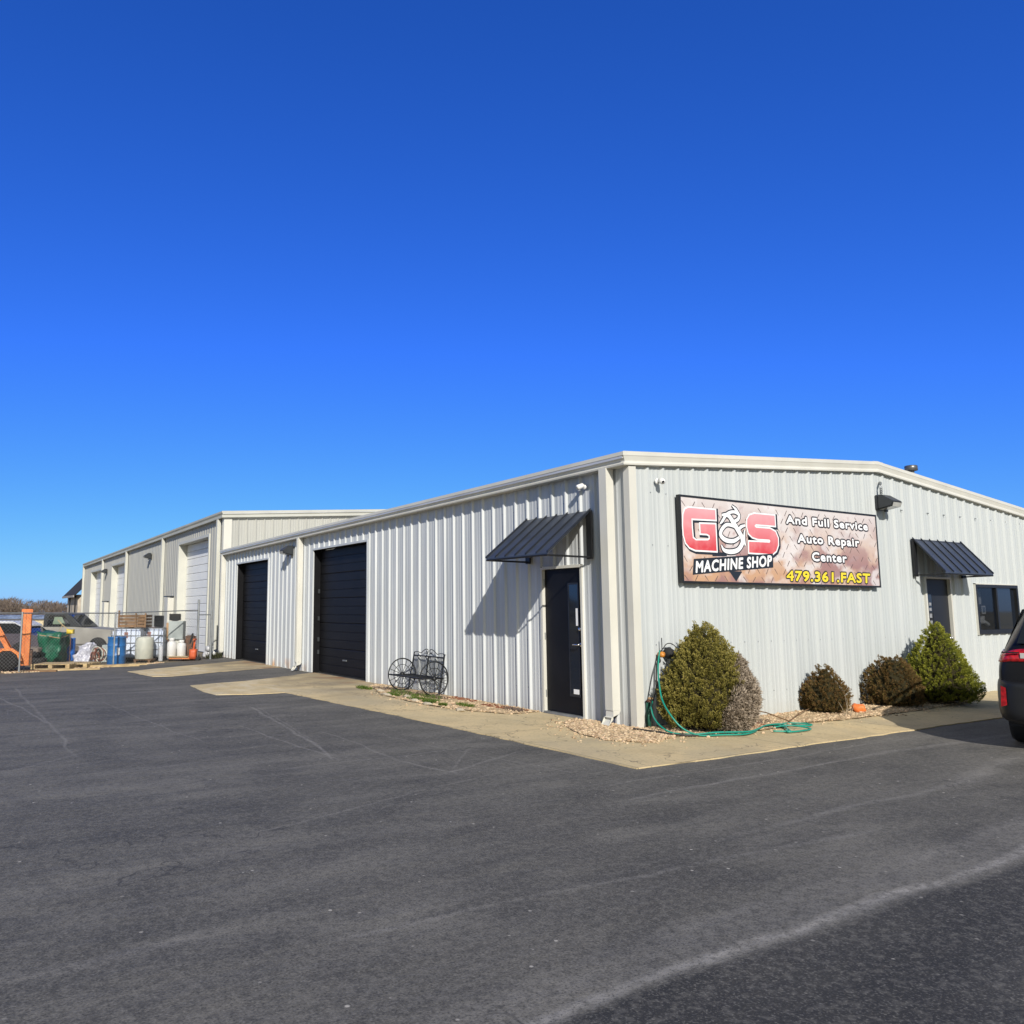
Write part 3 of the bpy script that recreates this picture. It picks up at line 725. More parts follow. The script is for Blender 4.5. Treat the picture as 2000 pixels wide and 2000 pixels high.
def window():
    X0, X1, Z0, Z1 = 8.654, 10.232, 1.06, 1.95
    mb = MB(); f = .045
    mb.box(X0-.012, X0+f, -.045, .06, Z0-.01, Z1+.01); mb.box(X1-f, X1+.012, -.045, .06, Z0-.01, Z1+.01)
    mb.box(X0+f, X1-f, -.045, .06, Z1-f, Z1+.01); mb.box(X0+f, X1-f, -.045, .06, Z0-.01, Z0+.07)
    w = mb.build('window', FRAMEP, BLD)
    mb = MB(); mb.box(9.40, 9.45, -.035, .04, Z0+.07, Z1-f); mb.build('mullion', FRAMEP, w)
    mb = MB(); mb.box(X0+f, 9.40, .0, .006, Z0+.07, Z1-f); mb.build('pane', PANE, w)
    mb = MB(); mb.box(9.45, X1-f, .012, .018, Z0+.07, Z1-f); mb.build('pane', WINGL, w)
    mb = MB(); mb.box(X0-.02, X0, -.04, .0, Z0-.02, Z1+.03); mb.box(X0-.02, X1+.02, -.04, .0, Z1+.012, Z1+.03); mb.build('window_flashing', TRIM, w)
    mb = MB(); mb.box(X0-.05, X1+.05, .30, .32, .9, 2.1); mb.build('interior_backing', DARK, w)
    # square notice, and made-up pale shapes in place of reflections in the left pane
    pale = mat('pale_notice_reflection', (.55, .58, .62), .5, var=.1)
    mb = MB(); mb.box(9.0, 9.14, .05, .06, 1.42, 1.57); mb.box(8.72, 9.38, .22, .24, 1.60, 1.84); mb.build('notice_and_reflection_shape', pale, w)
    mb = MB(); mb.box(9.025, 9.115, .046, .049, 1.445, 1.545); mb.build('notice_print', mat('blue_grey_print', (.12, .16, .22), .5), w)
    mb = MB(); mb.tube([(8.78, .12, 1.42), (8.84, .12, 1.32), (8.95, .12, 1.26), (9.2, .12, 1.27), (9.34, .12, 1.22)], .035, 8); mb.box(9.0, 9.3, .15, .2, 1.30, 1.38); mb.build('pale_reflection_shape', pale, w)
window()
# row of small hanger hooks under the gable
for x in (6.40, 7.25, 7.79, 8.35, 8.90, 9.45, 10.02, 10.58):
    mb = MB(); mb.tube([(x, .0, 3.19), (x, -.045, 3.187), (x, -.048, 3.175)], .007, 6); mb.box(x-.012, x+.012, -.012, 0, 3.178, 3.202)
    mb.build('hook', STEEL, BLD)
# exposed screws along the girts of both walls
mb = MB()
for z in (.35, 1.05, 2.35, 3.05):
    for k in range(39):
        x = .33+.293*k+.055
        if any(o[0]-.05 < x < o[1]+.05 and o[2] < z < o[3] for o in gab_open): continue
        mb.lathe([(.007, 0), (.007, .006)], (x, -.008, z), 6, 'y')
for z in (.35, 1.05, 2.35, 3.02):
    for k in range(55):
        y = .93+.2965*k+.055
        if any(o[0]-.05 < y < o[1]+.05 and o[2] < z < o[3] for o in side_open): continue
        mb.lathe([(.007, 0), (.007, .006)], (-.008, y, z), 6, 'x')
tag(mb.build('wall_screws', STEEL, BLD), kind='stuff')

# ------------------------------------------------------------------ awnings
def awning(label, fn, s0, s1, ztop, zout, depth, nseam, group):
    """fn(s, out, z) -> world point; flat pitched canopy with standing seams on wall plates and arms"""
    a = empty('door_awning', label, 'awning', fn((s0+s1)/2, 0, zout), 0, group)
    inv = Matrix.Translation(-Vector(a.location))
    def B(mb, name, m):
        o = mb.build(name, m); o.data.transform(inv); o.parent = a; return o
    W = s1-s0
    for i in range(nseam):
        p, q = s0+W*i/nseam, s0+W*(i+1)/nseam
        mb = MB(); t = .018
        mb.add([fn(p+.001, .04, ztop), fn(q-.001, .04, ztop), fn(q-.001, depth, zout), fn(p+.001, depth, zout),
                fn(p+.001, .04, ztop-t), fn(q-.001, .04, ztop-t), fn(q-.001, depth, zout-t), fn(p+.001, depth, zout-t)],
               [(0,1,2,3),(7,6,5,4),(0,4,5,1),(1,5,6,2),(2,6,7,3),(3,7,4,0)])
        B(mb, 'canopy_panel', AWN)
    for i in range(nseam+1):
        c = s0+W*i/nseam; w = .009 if 0 < i < nseam else .014; h = .026
        mb = MB(); mb.add([fn(c-w, .04, ztop+.001), fn(c+w, .04, ztop+.001), fn(c+w, depth+.004, zout+.001), fn(c-w, depth+.004, zout+.001),
                           fn(c-w, .04, ztop+h), fn(c+w, .04, ztop+h), fn(c+w, depth+.004, zout+h), fn(c-w, depth+.004, zout+h)],
                          [(3,2,1,0),(4,5,6,7),(0,1,5,4),(1,2,6,5),(2,3,7,6),(3,0,4,7)])
        B(mb, 'standing_seam', AWND)
    def bar(p, q, w=.014):
        mb = MB(); mb.tube([p, q], w, 6); return mb
    B(bar(fn(s0, depth-.01, zout-.03), fn(s1, depth-.01, zout-.03), .014), 'front_rail', FRAMEP)
    for s, sg in ((s0+.02, 1), (s1-.02, -1)):
        B(bar(fn(s, .04, zout-.035), fn(s, depth-.01, zout-.03)), 'side_arm', FRAMEP)
        mb = MB(); pts = [fn(s-.05, .034, zout-.06), fn(s+.05, .034, zout-.06), fn(s+.05, .034, ztop), fn(s-.05, .034, ztop),
                          fn(s-.05, .06, zout-.06), fn(s+.05, .06, zout-.06), fn(s+.05, .06, ztop-.03), fn(s-.05, .06, ztop-.03)]
        mb.add(pts, [(3,2,1,0),(4,5,6,7),(0,1,5,4),(1,2,6,5),(2,3,7,6),(3,0,4,7)])
        B(mb, 'wall_plate', FRAMEP)
    B(bar(fn(s0, .05, ztop-.03), fn(s1, .05, ztop-.03)), 'ledger', FRAMEP)
    return a
awning('navy metal awning over the black side door, its long shadow slanting down the ribbed wall', lambda s, o, z: (-o, s, z), .70, 2.09, 2.86, 2.25, .81, 6, 'metal door awnings')
awning('navy metal awning over the gable door between the sign and the window', lambda s, o, z: (s, -o, z), 6.64, 8.24, 2.71, 2.12, .52, 6, 'metal door awnings')

# ------------------------------------------------------------------ wall lamps, cameras, vent
def wall_lamp(label, loc, rz, conduit=False, s=1.0):
    """local: wall at y=0, light throws towards -y"""
    a = empty('wall_lamp', label, 'wall lamp', loc, rz, 'dark wall pack lamps')
    f = lambda x, y, z: (x*s, y*s, z*s)
    mb = MB(); mb.box(*[v*s for v in (-.17, .17, -.05, .0, -.14, .14)]); mb.build('back_box', BRONZE, a, bevel=.01)
    mb = MB()
    sec = [(-.05, .14), (-.12, .14), (-.34, -.01), (-.30, -.10), (-.05, -.14)]
    mb.prism(sec, lambda y, z, d: f(d, y, z), -.17, .17)
    mb.build('hood', BRONZE, a, bevel=.015*s)
    mb = MB(); mb.add([f(-.14, -.335, -.03), f(.14, -.335, -.03), f(.14, -.06, -.145), f(-.14, -.06, -.145), f(-.14, -.31, -.105), f(.14, -.31, -.105)], [(0,1,5,4),(4,5,2,3)])
    mb.build('lens', LENS, a)
    mb = MB(); mb.box(*[v*s for v in (-.03, .03, -.13, -.09, -.19, -.145)]); mb.build('photocell', BRONZE, a)
    if conduit:
        mb = MB(); mb.tube([(-.03, -.05, .14), (-.03, -.055, .26), (-.02, -.05, .30), (.03, -.02, .34), (.08, .02, .355)], .018, 8)
        for z in (.15, .18, .21, .24): mb.lathe([(.024, z-.006), (.024, z+.006)], (-.03, -.052, 0), 8)
        mb.build('conduit', STEEL, a, True)
    return a
wall_lamp('dark wall lamp with curved conduit on the gable, right above the end of the sign', (5.73, -.036, 3.27), 0, True, .86)
wall_lamp('dark wall lamp under the eave between the two black garage doors', (-.036, 11.86, 3.03), -math.pi/2, False, .85)

def camera(label, loc, dirn):
    a = empty('security_camera', label, 'camera', loc, 0, 'white security cameras'); a.scale = (.75, .75, .75)
    d = Vector(dirn).normalized()
    mb = MB(); mb.lathe([(.055, -.0), (.055, .02), (.04, .03)], (0, 0, 0), 16, 'y' if abs(d.y) > abs(d.x) else 'x')
    base = mb.build('base', WPLAST, a, True)
    if abs(d.y) > abs(d.x): base.rotation_euler = (math.pi, 0, 0)
    else: base.rotation_euler = (0, 0, math.pi)
    mb = MB(); mb.tube([(0, 0, 0), tuple(d*.06), tuple(d*.08+Vector((0, 0, -.02)))], .016, 8); mb.build('arm', WPLAST, a, True)
    c = d*.10; e = (d*.6+Vector((0.25*d.y, -.25*d.x, -.28))).normalized()
    mb = MB(); mb.tube([tuple(c-e*.07), tuple(c-e*.05), tuple(c+e*.05), tuple(c+e*.075)], [.02, .046, .052, .046], 14); mb.build('housing', WPLAST, a, True)
    mb = MB(); mb.tube([tuple(c+e*.076), tuple(c+e*.080)], .022, 12); mb.build('lens', WINGL, a)
camera('white camera under the side eave above the awning', (-.036, .80, 3.20), (-1, 0, 0))
camera('white camera high on the gable, left of the sign', (.48, -.036, 3.20), (0, -1, 0))

v = empty('roof_vent', 'small dark capped vent pipe behind the gable ridge', 'roof vent', (8.8, 1.0, 3.60))
mb = MB(); mb.lathe([(.055, 0), (.055, .66)], n=14); mb.build('pipe', STEEL, v, True)
mb = MB(); mb.lathe([(.10, .645), (.115, .65), (.115, .74), (.10, .75), (.04, .76)], n=16); mb.build('cap', mat('vent_cap_metal', (.16, .16, .16), .4, .6), v, True)

# ------------------------------------------------------------------ the sign
SG = empty('shop_sign', 'long faded rectangular sign with red G&S lettering and yellow phone number on the gable', 'sign', (3.2, -.036, 1.85))
SINV = Matrix.Translation(-Vector((3.2, -.036, 1.85)))
def SB(mb, name, m, **k):
    o = mb.build(name, m, **k); o.data.transform(SINV); o.parent = SG; return o
SX0, SX1, SZ0, SZ1 = .886, 5.537, 1.85, 3.04
mb = MB(); mb.box(SX0, SX1, -.092, -.04, SZ0, SZ1); SB(mb, 'cabinet', FRAMEP)
mb = MB(); mb.box(SX0+.028, SX1-.028, -.094, -.0925, SZ0+.028, SZ1-.028); SB(mb, 'face', SIGNB)
mb = MB()
for a, b, c, d in ((SX0, SX1, SZ0, SZ0+.028), (SX0, SX1, SZ1-.028, SZ1), (SX0, SX0+.028, SZ0+.028, SZ1-.028), (SX1-.028, SX1, SZ0+.028, SZ1-.028)):
    mb.box(a, b, -.100, -.0925, c, d)
SB(mb, 'edge_frame', FRAMEP)
# diamond plate strokes
mb = MB()
i = 0
zz = SZ0+.07
while zz < SZ1-.05:
    xx = SX0+.08+(.10 if i % 2 else 0)
    j = 0
    while xx < SX1-.06:
        ang = math.radians(48 if (i+j) % 2 else -52)+rnd.uniform(-.1, .1)
        L, w = .050, .0095
        c, s = math.cos(ang), math.sin(ang)
        if rnd.random() < .8:
            mb.quad((xx-c*L+s*w, -.0945, zz-s*L-c*w), (xx+c*L, -.0945, zz+s*L), (xx+c*L*.9-s*w, -.0945, zz+s*L+c*w), (xx-c*L, -.0945, zz-s*L+c*w))
        xx += .20; j += 1
    zz += .125; i += 1
tag(SB(mb, 'tread_marks', mat('sign_tread_ink', (.13, .09, .08), .5)), kind='stuff')
def flat(poly, y, grow=0.0, shift=(0, 0)):
    """flat polygon on the sign face; grow pushes its outline outwards"""
    n = len(poly); out = poly
    if grow:
        area = sum(poly[i][0]*poly[(i+1) % n][1]-poly[(i+1) % n][0]*poly[i][1] for i in range(n))
        sg = 1 if area > 0 else -1; out = []
        for i in range(n):
            p0, p1, p2 = Vector(poly[i-1]), Vector(poly[i]), Vector(poly[(i+1) % n])
            d1 = (p1-p0).normalized(); d2 = (p2-p1).normalized()
            n1 = Vector((d1.y, -d1.x))*sg; n2 = Vector((d2.y, -d2.x))*sg
            nn = (n1+n2); nn = nn.normalized() if nn.length > 1e-6 else n1
            k = grow/max(.45, nn.dot(n1)); out.append((p1.x+nn.x*k, p1.y+nn.y*k))
    vs = [(a+shift[0], y, b+shift[1]) for a, b in out]
    return vs
def glyph(name, poly, mats_grow):
    for k, (m, gr, y, sh) in enumerate(mats_grow):
        me = bpy.data.meshes.new(name)
        bm = bmesh.new(); vs = [bm.verts.new(p) for p in flat(poly, y, gr, sh)]
        es = [bm.edges.new((vs[i], vs[(i+1) % len(vs)])) for i in range(len(vs))]
        bmesh.ops.triangle_fill(bm, edges=es, use_beauty=True)
        bm.to_mesh(me); bm.free(); me.transform(SINV); me.materials.append(m)
        o = bpy.data.objects.new(name, me); COL.objects.link(o); o.parent = SG
GP = [(1.6,2.87),(1.06,2.87),(0.99,2.84),(0.955,2.77),(0.94,2.63),(0.945,2.49),(0.98,2.39),(1.05,2.33),(1.16,2.3),(1.59,2.3),(1.59,2.67),(1.28,2.66),(1.28,2.53),(1.41,2.53),(1.46,2.51),(1.46,2.46),(1.42,2.44),(1.18,2.43),(1.12,2.46),(1.11,2.6),(1.11,2.725),(1.6,2.735)]
SP = [(2.90,2.87),(2.44,2.87),(2.33,2.84),(2.275,2.78),(2.265,2.67),(2.29,2.58),(2.37,2.53),(2.48,2.51),(2.75,2.51),(2.77,2.49),(2.75,2.465),(2.29,2.46),(2.28,2.305),(2.80,2.30),(2.89,2.35),(2.945,2.44),(2.95,2.54),(2.9,2.63),(2.78,2.67),(2.46,2.67),(2.43,2.695),(2.46,2.72),(2.90,2.72)]
for nm, P_ in (('letter_g', GP), ('letter_s', SP)):
    glyph(nm, P_, [(INK, .040, -.0952, (.018, -.016)), (WHITE, .022, -.0958, (0, 0)), (REDF, .0, -.0964, (0, 0))])
# ampersand in flowing strokes
STR = [([(1.73,2.81),(1.87,2.81),(1.97,2.71),(2.07,2.6),(2.14,2.5),(2.13,2.42),(2.03,2.33),(1.87,2.3),(1.74,2.32),(1.69,2.39)], [.02,.045,.055,.055,.055,.05,.045,.045,.035,.01]),
       ([(1.95,2.72),(2.07,2.77),(2.09,2.84),(1.98,2.87),(1.84,2.83),(1.74,2.73),(1.68,2.68)], [.03,.035,.035,.03,.03,.03,.01]),
       ([(2.0,2.66),(1.83,2.68),(1.71,2.6),(1.69,2.52),(1.79,2.46),(1.95,2.455),(2.08,2.51)], [.03,.035,.04,.045,.045,.04,.03]),
       ([(2.22,2.69),(2.12,2.66),(2.07,2.60)], [.02,.035,.02]), ([(1.95,2.96),(2.03,2.91),(2.10,2.85)], [.006,.03,.012]),
       ([(2.20,2.62),(2.18,2.50),(2.20,2.40)], [.015,.03,.02])]
def ribbon(mb, pts, ws, y, grow):
    # smooth the path
    P_ = [Vector(p) for p in pts]; Q = []; Wd = []
    for i in range(len(P_)-1):
        p0 = P_[max(i-1, 0)]; p1 = P_[i]; p2 = P_[i+1]; p3 = P_[min(i+2, len(P_)-1)]
        for k in range(5):
            t = k/5; Q.append(.5*((2*p1)+(-p0+p2)*t+(2*p0-5*p1+4*p2-p3)*t*t+(-p0+3*p1-3*p2+p3)*t**3)); Wd.append(ws[i]*(1-t)+ws[i+1]*t)
    Q.append(P_[-1]); Wd.append(ws[-1])
    L, Rr = [], []
    for i in range(len(Q)):
        d = (Q[min(i+1, len(Q)-1)]-Q[max(i-1, 0)]).normalized(); nn = Vector((-d.y, d.x)); w = Wd[i]*.72+grow
        L.append(Q[i]+nn*w); Rr.append(Q[i]-nn*w)
    for i in range(len(Q)-1):
        mb.quad((L[i].x, y, L[i].y), (L[i+1].x, y, L[i+1].y), (Rr[i+1].x, y, Rr[i+1].y), (Rr[i].x, y, Rr[i].y))
for gi, (gr, m, y) in enumerate(((.017, INK, -.0968), (0, WHITE, -.0990))):
    mb = MB()
    for k, (p, w) in enumerate(STR): ribbon(mb, p, w, y-.0002*k, gr)
    SB(mb, 'ampersand', m)
glyph('dark_triangle', [(1.83,2.03),(2.11,2.03),(1.97,1.885)], [(INK, 0, -.0952, (0, 0))])
glyph('dark_bar', [(1.50,2.285),(1.80,2.285),(1.80,2.235),(1.50,2.225)], [(INK, 0, -.0950, (0, 0))])
glyph('lettering_band', [(1.13,2.165),(2.80,2.295),(2.79,2.115),(1.10,1.975)], [(INK, .012, -.0972, (0, 0))])

def text_mesh(body, offset, space=1.04):
    cu = bpy.data.curves.new('lettering', 'FONT'); cu.body = body; cu.size = 1; cu.offset = offset; cu.resolution_u = 3
    cu.space_character = space
    o = bpy.data.objects.new('tmp', cu); COL.objects.link(o)
    dg = bpy.context.evaluated_depsgraph_get(); dg.update()
    me = bpy.data.meshes.new_from_object(o.evaluated_get(dg))
    bpy.data.objects.remove(o); bpy.data.curves.remove(cu)
    return me
def sign_text(body, xl, zl, xr, zr, h, m, mo, y, bold=.010, line=.012, shear=0.0, cap=.70, space=1.12):
    """text fitted from (xl,zl) to (xr,zr) on its baseline with cap height h; outline = copies nudged outwards, printed behind"""
    def printed(shifts, yy, mm):
        V = []; F = []
        src = text_mesh(body, bold, space)
        xs = [v.co.x for v in src.vertices]; x0, x1 = min(xs), max(xs); sx = (xr-xl)/(x1-x0)
        for k, (dx, dz) in enumerate(shifts):
            o = len(V)
            for v in src.vertices:
                t = (v.co.x-x0)*sx; zz = v.co.y/cap*h
                V.append((xl+t+shear*zz+dx, yy-.00005*k, zl+(zr-zl)*t/(xr-xl)+zz+dz))
            F += [tuple(q+o for q in p.vertices) for p in src.polygons]
        me = bpy.data.meshes.new('lettering'); me.from_pydata(V, [], F); me.transform(SINV); me.materials.append(mm)
        o = bpy.data.objects.new('lettering', me); COL.objects.link(o); o.parent = SG
    ring = lambda r, n=10: [(r*math.cos(2*math.pi*q/n), r*math.sin(2*math.pi*q/n)) for q in range(n)]
    printed(ring(line+.017, 14)+[(.010+line, -.010-line)], y, mo)
    printed(ring(.008, 8)+[(0, 0)], y-.0012, m)
GREYI = mat('sign_grey_outline', (.035, .030, .034), .5)
sign_text('MACHINE SHOP', 1.15, 1.995, 2.76, 2.130, .150, WHITE, INK, -.0978, .0, .004, .12)
sign_text('And Full Service', 3.17, 2.775, 5.27, 2.775, .115, WHITE, GREYI, -.0960, .0, .012)
sign_text('Auto Repair', 3.42, 2.50, 5.0, 2.50, .120, WHITE, GREYI, -.0960, .0, .012)
sign_text('Center', 3.75, 2.235, 4.63, 2.235, .125, WHITE, GREYI, -.0960, .0, .012)
sign_text('479.361.FAST', 3.10, 1.925, 5.23, 1.925, .140, YELLOWI, INK, -.0960, .004, .010, .10)

SG.location.x -= .06; SG.location.z += .005

# ------------------------------------------------------------------ far, taller building
FB = empty('warehouse_building', 'taller cream metal warehouse behind with white overhead doors', 'building', (0, 17.9, 0))
FINV = Matrix.Translation((0, -17.9, 0))
def FBp(o): o.data.transform(FINV); return o
before = set(bpy.data.objects)
def ftop(y): return 4.50-.004*(y-18)
fopen = [(19.6, 23.85, 0, 4.06), (35.05, 38.9, 0, 3.96), (42.5, 46.45, 0, 3.92)]
wall_panels(FB, FARW, lambda s, o, z: (-o*.55, s, z), 17.93, 49.55, 18.1, .30, ftop, fopen, .0)
def fgt(x): return 4.50+.0745*x if x < 9 else 4.50+.0745*9-.0745*(x-9)
wall_panels(FB, FARW, lambda s, o, z: (s, 17.9-o, z), .03, 18, .14, .30, fgt, [], .0)
mb = MB(); mb.box(.6, 17.5, 18.4, 49.2, .0, 4.3); mb.build('inner_lining', DARK, FB)
mb = MB(); mb.prism([(0.0, 0.0), (18, 0), (18, 4.5), (9, 5.17), (0, 4.5)], lambda a, b, d: (a, d, b), 49.5, 49.55); mb.build('rear_wall', FARW, FB)
mb = MB(); mb.box(17.95, 18, 17.93, 49.5, 0, 4.45); mb.build('right_wall', FARW, FB)
mb = MB()
for xa, xb in ((-.12, 9), (9, 18.12)):
    q = [(xa, 17.75), (xb, 17.75), (xb, 49.7), (xa, 49.7)]
    top = [(x, y, fgt(x)+.15-.004*(y-18)) for x, y in q]; bot = [(x, y, z-.04) for x, y, z in top]
    mb.add(top+bot, [(0,1,2,3),(7,6,5,4),(0,4,5,1),(1,5,6,2),(2,6,7,3),(3,7,4,0)])
mb.build('roof', ROOFM, FB)
FG = [(0, 0), (.14, 0), (.15, .07), (.11, .09), (.15, .15), (.16, .21), (0, .21)]
sweep(FB, 'gutter', TRIMF, [(0, 17.9, 4.49), (0, 49.6, 4.37)], [(-1, -1), (-1, 0)], FG)
sweep(FB, 'rake_trim', TRIMF, [(0, 17.9, 4.491), (9, 17.9, 5.161), (18.1, 17.9, 4.48)], [(-1, -1), (0, -1), (0, -1)], FG)
mb = MB(); mb.prism([(-.048, -.048), (.22, -.048), (.22, -.034), (.0, -.001), (-.001, .0), (-.034, .14), (-.048, .14)], lambda a, b, d: (a, b+17.9, d), .0, 4.49)
mb.build('corner_trim', TRIM, FB)
for y in (18.22, 26.2, 34.2, 41.5, 49.3): downspout(FB, y, y+.14, 4.47, .16, .3, TRIMF, 0, False)
for (y0, y1, z1, n) in ((19.66, 23.8, 4.02, 14), (35.1, 38.85, 3.92, 11), (42.55, 46.4, 3.88, 11)):
    opening_trim(FB, TRIMF, 0, y0, y1, z1, .30, TRIMF, .10)
    sectional_door(FB, .27, y0, y1, .01, z1, n, WDOOR, 'overhead_door', 1, False)
for y0, y1, z1 in ((24.40, 24.95, 1.98), (39.45, 40.1, 1.93)):
    mb = MB(); mb.box(-.25, -.021, y0, y1, .02, z1); d = mb.build('utility_box', TRIM, FB)
    mb = MB(); mb.box(-.28, -.021, y0-.03, y1+.03, z1+.04, z1+.08); mb.build('drip_cap', BRONZE, d)
for o in set(bpy.data.objects)-before:
    if o.type == 'MESH': FBp(o)
wall_lamp('small dark lamp on the warehouse wall between the tall white doors', (-.036, 28.9, 3.90), -math.pi/2, False, .9)
wall_lamp('small dark lamp beside the farthest white doors of the warehouse', (-.036, 40.5, 3.72), -math.pi/2, False, .9)
v = empty('roof_vent', 'tiny dark vent on the warehouse roof edge', 'roof vent', (1.2, 31.5, 4.72))
mb = MB(); mb.lathe([(.08, 0), (.08, .18)], n=10); mb.build('pipe', STEEL, v); mb = MB(); mb.lathe([(.15, .17), (.15, .24), (.05, .28)], n=10); mb.build('cap', BRONZE, v)

# dark roofed shed beyond the warehouse
sh = empty('rear_shed', 'dark roofed shed with beige wall peeking out past the end of the warehouse', 'shed', (0, 53, 0))
mb = MB(); mb.box(.12, 4, .3, 6, -.1, 2.6); mb.build('wall', mat('beige_boards', (.55, .48, .38), .8), sh)
mb = MB(); mb.prism([(-.22, 2.42), (-.22, 2.54), (2.0, 5.0), (4.3, 2.54), (4.3, 2.42), (2.0, 4.8)], lambda a, b, d: (a, d, b), -.2, 6.2); mb.build('roof', DARK, sh)
mb = MB(); mb.box(-.26, -.20, -.22, 6.2, 2.40, 2.55); mb.build('fascia', mat('weathered_fascia', (.30, .28, .26), .7), sh)
for y in (0.0, 3.0): mb = MB(); mb.box(-.12, -.02, y, y+.1, -.1, 2.6); mb.build('post', DARK, sh)
mb = MB(); mb.box(.06, .12, .6, 5.8, 1.25, 1.33); mb.build('rail', DARK, sh)

# ------------------------------------------------------------------ chain link fence
FP = [(-14.0, 13.85), (-9.6, 13.95), (-6.05, 14.12), (-3.70, 15.32), (-1.10, 16.66)]
FH = [1.43, 1.43, 1.43, 1.42, 1.50]
fence = empty('chain_link_fence', 'grey chain link fence with steel posts across the storage yard', 'fence', (-6.05, 14.12, 0))
FI = Matrix.Translation((6.05, -14.12, 0))
def FN(mb, name, m, kind=None):
    o = mb.build(name, m); o.data.transform(FI); o.parent = fence
    if kind: o['kind'] = kind
    return o
for i, (p, h) in enumerate(zip(FP, FH)):
    if i == 4: continue
    FN(MB().tube([(p[0], p[1], -.01), (p[0], p[1], h+.03)], .024, 8), 'post', STEEL)
FN(MB().tube([(-1.10, 16.66, -.01), (-1.10, 16.66, 1.82)], .035, 8), 'gate_post', STEEL)
FN(MB().tube([(-.62, 16.95, -.01), (-.62, 16.95, 1.80)], .035, 8), 'gate_post', STEEL)
for (a, ha), (b, hb) in zip(list(zip(FP, FH)), list(zip(FP, FH))[1:]):
    FN(MB().tube([(a[0], a[1], ha), (b[0], b[1], hb)], .017, 6), 'top_rail', STEEL)
FN(MB().tube([(-1.10, 16.66, 1.36), (-.62, 16.95, 1.36)], .017, 6), 'top_rail', STEEL)
mb = MB(); wr = .0021
for (a, ha), (b, hb) in zip(list(zip(FP, FH))[1:], list(zip(FP, FH))[2:]):
    L = math.hypot(b[0]-a[0], b[1]-a[1]); H = 1.38
    ux, uy = (b[0]-a[0])/L, (b[1]-a[1])/L
    s = -H
    while s < L:
        for sg in (1, -1):
            # wire from (s,0.03) to (s+H, H) or mirrored, clipped to the bay
            t0, t1 = max(0, -s), min(H, L-s)
            if t1 <= t0: continue
            if sg == 1: q = [(s+t0, t0), (s+t1, t1)]
            else: q = [(s+t0, H-t0), (s+t1, H-t1)]
            pts = [(a[0]+ux*w-uy*.004*sg, a[1]+uy*w+ux*.004*sg, .04+z) for w, z in q]
            mb.tube(pts, wr, 3)
        s += .085
FN(mb, 'wire_mesh', STEEL, 'stuff')

# ------------------------------------------------------------------ yard things (local x to the right in the yard, y away)
def yard(name, label, cat, x, y, z=0.0, rz=0.0, group=None): return empty(name, label, cat, (x, y, z), YAW+rz, group)

# orange forklift at the left edge
fk = yard('forklift', 'old orange forklift with upright mast and black tyre at the left edge of the yard', 'forklift', -6.26, 15.15, 0, .42)
for x in (.27, .385): MB().box(x, x+.112, -.16, -.09, .12, 1.53).build('mast_channel', ORANGE, fk, bevel=.006)
for x in (.27, .385): MB().box(x, x+.112, .42, .49, .12, 1.53).build('mast_channel', ORANGE, fk, bevel=.006)
mb = MB(); mb.box(.28, .52, -.15, .48, 1.44, 1.52); mb.build('mast_crossbar', ORANGE, fk)
mb = MB(); mb.box(.50, .56, -.12, .46, .10, .50); mb.build('fork_carriage', RUST, fk)
for y in (-.08, .36): MB().box(.56, 1.1, y, y+.08, .06, .09).build('fork', RUST, fk)
mb = MB(); mb.prism([(-1.3, .25), (.28, .25), (.28, .42), (.0, .52), (-.25, .55), (-.5, .75), (-1.3, .80)], lambda a, b, d: (a, d, b), -.14, .50); mb.build('chassis', ORANGE, fk, bevel=.02)
mb = MB(); mb.prism([(-1.5, .2), (-1.2, .2), (-1.2, .9), (-1.5, .75)], lambda a, b, d: (a, d, b), -.18, .54); mb.build('counterweight', ORANGE, fk, bevel=.03)
mb = MB()
for y in (-.17, .47):
    mb.prism([(-.02, .48), (.10, .48), (-.28, 1.18), (-.40, 1.18)], lambda a, b, d: (a, d, b), y, y+.05)
    mb.prism([(-.42, 1.18), (-1.2, 1.22), (-1.2, 1.27), (-.25, 1.23)], lambda a, b, d: (a, d, b), y, y+.05)
mb.build('overhead_guard', ORANGE, fk)
mb = MB(); mb.box(-.9, -.45, .0, .40, .78, .88); mb.box(-.98, -.9, .0, .40, .80, 1.15); mb.build('driver_seat', RUBBER, fk, bevel=.02)
mb = MB(); mb.prism([(-.36, .25), (-.30, .45), (-.12, .56), (.12, .56), (.30, .42), (.34, .25), (.28, .25), (.22, .40), (.08, .50), (-.10, .50), (-.24, .40), (-.30, .25)], lambda a, b, d: (a, d, b), -.32, -.14); mb.build('fender', ORANGE, fk)
for wx, wy in ((.02, -.30), (.02, .48), (-1.05, -.28), (-1.05, .46)):
    R_ = .26 if wx > -.5 else .2
    mb = MB(); mb.lathe([(R_*.5, 0), (R_*.92, .0), (R_, .03), (R_, .13), (R_*.92, .16), (R_*.5, .16)], (wx, wy, R_), 24, 'y'); w = mb.build('wheel', RUBBER, fk, True)
    mb = MB(); mb.lathe([(R_*.52, .02), (R_*.2, .03), (R_*.2, .14), (R_*.52, .14)], (wx, wy, R_), 16, 'y'); mb.build('rim', mat('dusty_grey_steel', (.18, .17, .16), .7), w)

